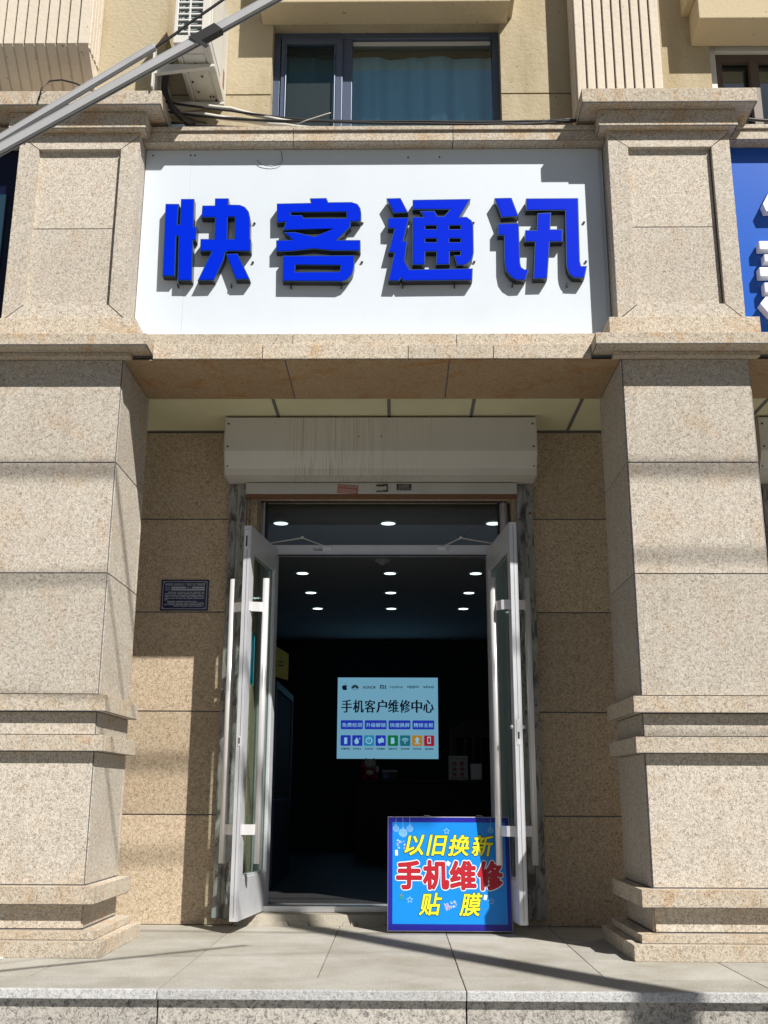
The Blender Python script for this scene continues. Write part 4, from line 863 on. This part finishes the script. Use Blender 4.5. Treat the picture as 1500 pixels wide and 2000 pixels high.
while z < az1-.04:
    m.tube([(ax0+.03, ay0+.045, z-.014), (ax0+.06, ay0+.025, z), (ax1-.06, ay0+.022, z+.004)], .0045, 6, 1); z += .043
build('coil', m, ['ac_fin', 'ac_dark'], A)
m = MB(); yv = ay0+.05
for i in range(40): m.box(ax1, ax1+.004, yv, yv+.006, az0+.06, az1-.06); yv += .0085
build('side_vent', m, 'ac_white', A)
m = MB(); m.box(ax1+.0005, ax1+.0015, .19, .235, 5.27, 5.40); build('smudge', m, 'sticker_red', A)
m = MB()
for x, y_ in ((-1.30, -.05), (-1.29, .05), (-1.27, .15), (-1.24, -.12), (-1.18, .2), (-1.17, .24), (-1.22, .0), (-1.20, .2)): m.box(x-.006, x+.006, y_-.008, y_+.008, az0-.0135, az0-.0125+.001)
build('drain_hole', m, 'dark', A)
m = MB()
for y_ in (-.13, .24):
    m.extr([(0, 0), (0, 0)], 0, 0) if False else None
    m.hexa([(-1.50, y_, az0-.085), (-1.12, y_, az0-.035), (-1.12, y_+.03, az0-.035), (-1.50, y_+.03, az0-.085), (-1.50, y_, az0-.018), (-1.12, y_, az0-.018), (-1.12, y_+.03, az0-.018), (-1.50, y_+.03, az0-.018)])
m.box(-1.50, -1.49, -.16, .32, az0-.2, az0+.1)
build('bracket', m, 'ac_white', A, bevel=.002)
m = MB(); m.tube([(-1.44, .05, 5.33), (-1.455, .0, 5.2), (-1.45, -.02, 5.08), (-1.41, .02, 4.99), (-1.35, .1, 4.96), (-1.28, .2, 4.99), (-1.25, .3, 5.05)], .022, 10); build('insulated_pipe', m, 'black_rubber', A, smooth=True)

def seg(name, p, q, w_, h_, mt, parent=None):   # U-shaped trunking between two points
    p, q = Vector(p), Vector(q); t_ = (q-p).normalized(); side = Vector((0, 1, 0)); up = side.cross(t_).normalized(); side = t_.cross(up)
    mm = MB()
    def bar(a0, a1, b0, b1): mm.hexa([c+side*a+up*b for c in (p, q) for a, b in ((a0, b0), (a1, b0), (a1, b1), (a0, b1))])
    if up.z < 0: up = -up
    bar(-w_/2, w_/2, h_/2-.003, h_/2); bar(-w_/2, -w_/2+.003, -h_/2, h_/2-.003); bar(w_/2-.003, w_/2, -h_/2, h_/2-.003); bar(-w_/2+.003, -w_/2+.012, -h_/2, -h_/2+.003); bar(-w_/2+.003, w_/2-.003, -h_/2+.008, -h_/2+.011)
    return build(name, mm, mt, parent, bevel=.001)
TY = -3.2
Tk = thing('cable_trunking', 'long grey metal trunking wrapped with black tape, slanting across the upper left', 'cable trunking', (-.7, TY, 2.7), 'slanting trunking strips')
seg('channel', (-3.6, TY, .811), (2.0, TY, 4.535), .021, .0245, 'trunk', Tk)
m = MB(); t_ = Vector((2.2, 0, 1.463)).normalized(); c0 = Vector((-1.6, TY, 2.141)); up = Vector((-t_.z, 0, t_.x))
def onT(x, u_, y_): k = (x+1.6)/t_.x; return c0+t_*k+up*u_+Vector((0, y_, 0))
m.hexa([onT(-.535, -.0145, -.0125), onT(-.478, -.015, -.0125), onT(-.478, -.015, .0125), onT(-.535, -.0145, .0125), onT(-.545, .0145, -.0125), onT(-.485, .015, -.0125), onT(-.485, .015, .0125), onT(-.545, .0145, .0125)])
m.hexa([onT(-.537, -.044, -.0135), onT(-.528, -.042, -.0135), onT(-.528, -.042, -.0115), onT(-.537, -.044, -.0115), onT(-.556, .014, -.0145), onT(-.544, .015, -.0145), onT(-.544, .015, -.0115), onT(-.556, .014, -.0115)])
build('tape', m, 'black_rubber', Tk)
T2 = thing('cable_trunking', 'shorter pale trunking strip above the taped one, black cable leaving its end', 'cable trunking', (-.9, TY, 2.6), 'slanting trunking strips')
seg('channel', (-1.6, TY, 2.146), (-.661, TY, 2.826), .017, .018, 'trunk', T2)
m = MB(); m.tube([(-.69, TY, 2.80), (-.660, TY, 2.823), (-.608, TY, 2.865), (-.566, TY, 2.905), (-.51, TY, 2.952), (-.456, TY, 2.998), (-.3, TY, 3.12), (.6, TY, 3.85), (4.1, -4.85, 6.4)], .004, 8); build('cable', m, 'black_rubber', T2, smooth=True)
m = MB(); m.tube([(-2.185, -.16, 4.91), (-2.175, -.16, 4.99), (-2.13, -.16, 5.045), (-2.06, -.15, 5.06), (-1.98, -.14, 5.045), (-1.88, -.13, 5.00), (-1.80, -.12, 4.95), (-1.74, -.1, 4.912)], .0055, 8)
tag(build('cable', m, 'black_rubber', smooth=True), 'thin black cable arching over the left pillar capital', 'cable')
rc = random.Random(11)
def sag(pts, r, mt, lab, grp=None, cat='cable'):
    m = MB(); P_ = []
    for i in range(len(pts)-1):
        a, b = Vector(pts[i]), Vector(pts[i+1])
        for k in range(6): P_.append(a.lerp(b, k/6)+Vector((0, 0, -.006*math.sin(math.pi*k/6))))
    P_.append(Vector(pts[-1])); m.tube(P_, r, 8); return tag(build('cable', m, mt, smooth=True), lab, cat, grp)
G_ = 'cables lying along the upper cornice'
sag([(-1.47, .10, 5.085), (-1.05, .12, 5.03), (-.55, .13, 4.965), (.2, .12, 4.945), (.85, .13, 4.95), (1.14, .13, 4.965)], .008, 'black_rubber', 'uppermost black cable running from the left capital past the window', G_)
sag([(-1.47, .16, 5.055), (-1.05, .14, 4.985), (-.45, .10, 4.935), (.2, .10, 4.915), (.8, .11, 4.92), (1.14, .12, 4.945)], .0085, 'black_rubber', 'second black cable just below the uppermost one in front of the window', G_)
sag([(-1.47, .17, 4.98), (-.9, .16, 4.93), (-.3, .12, 4.90), (.3, .11, 4.893), (.9, .10, 4.91), (1.15, .10, 4.935)], .009, 'black_rubber', 'lowest black cable lying on the stone cornice under the window', G_)
sag([(-1.48, .18, 5.13), (-1.3, .16, 5.115), (-1.05, .14, 5.06), (-.8, .13, 4.985), (-.62, .13, 4.95)], .013, 'cable_white', 'upper thick white cable beside the left capital under the air conditioner', G_)
sag([(-1.48, .20, 5.075), (-1.25, .18, 5.05), (-.95, .15, 4.98), (-.7, .13, 4.93), (-.45, .13, 4.905)], .015, 'cable_white', 'lower thick white cable beside the left capital under the air conditioner', G_)
sag([(-1.48, .22, 4.955), (-1.1, .20, 4.935), (-.8, .18, 4.905), (-.3, .15, 4.89)], .012, 'cable_white', 'white cable lying lowest on the left half of the stone cornice', G_)
sag([(.55, .12, 4.885), (.8, .11, 4.90), (1.0, .1, 4.93), (1.16, .09, 4.925)], .011, 'black_rubber', 'short thick black cable against the right capital', G_)
sag([(2.15, .10, 4.955), (2.4, .11, 4.93), (2.9, .12, 4.92), (3.6, .12, 4.94)], .010, 'black_rubber', 'black cable right of the right capital at the right edge', G_)
m = MB(); m.tube([(-.62, .05, 4.875), (-.55, .04, 4.90), (-.42, .05, 4.955), (-.40, .05, 4.96)], .003, 6); tag(build('wire', m, 'cable_white', smooth=True), 'thin pale wire end standing up from the cornice below the window', 'wire')
m = MB(); m.tube([(-.87, .145, 4.685), (-.85, .148, 4.66), (-.82, .150, 4.648), (-.78, .150, 4.643), (-.74, .150, 4.65), (-.715, .148, 4.668), (-.71, .145, 4.69), (-.72, .14, 4.75)], .002, 6); tag(build('wire', m, 'black_rubber', smooth=True), 'thin dark wire loop hanging at the top edge of the white sign', 'wire')
m = MB(); m.hexa([(-1.44, .10, 4.87), (-1.32, .09, 4.87), (-1.32, .13, 4.87), (-1.44, .14, 4.87), (-1.43, .11, 4.93), (-1.34, .10, 4.925), (-1.34, .12, 4.925), (-1.43, .13, 4.93)]); M['bag'] = mat('pale_blue_plastic', (.45, .6, .7), .3)
tag(build('plastic_bag', m, 'bag', bevel=.01), 'scrap of pale blue plastic wedged beside the left capital', 'plastic scrap')
# small litter by the left pillar
m = MB(); m.tube([(-2.18, -.17, .006), (-2.07, -.175, .006)], .005, 6); tag(build('straw', m, 'yellow', smooth=True), 'short yellow stick lying at the foot of the left pillar', 'litter')
m = MB(); m.ball((-1.93, -.18, .006), .009, 6, 0, 1.6, 1, .7); tag(build('cigarette_end', m, 'white_plastic'), 'tiny white stub on the paving before the left pillar', 'litter')

# ------------------------------------------------------------------ across the street side: pole and overhead cables whose shadows fall on the front
UP = thing('utility_pole', 'round concrete utility pole standing in the street before the shop', 'utility pole', (4.24, -4.95, -.72))
m = MB(); m.tube([(4.24, -4.95, -.72), (4.24, -4.95, 4.2), (4.24, -4.95, 8.6)], [.135, .122, .10], 20); build('shaft', m, 'concrete', UP, smooth=True)
m = MB(); m.box(3.6, 4.9, -5.0, -4.9, 8.2, 8.3); build('crossarm', m, 'concrete', UP)
for i, (z, z2, y_, r_, lab) in enumerate(((8.98, 8.96, -5.0, .022, 'uppermost overhead cable bundle across the street'), (7.78, 7.95, -4.6, .013, 'middle overhead cable across the street'), (7.0, 6.7, -4.4, .014, 'lowest overhead cable across the street'))):
    m = MB(); m.tube([(-14+i, y_, z), (-5, y_, z-.05), (0, y_, z-.06), (5, y_, z2-.03), (14, y_, z2)], r_, 8); tag(build('cable', m, 'black_rubber', smooth=True), lab, 'cable', 'overhead cables across the street')
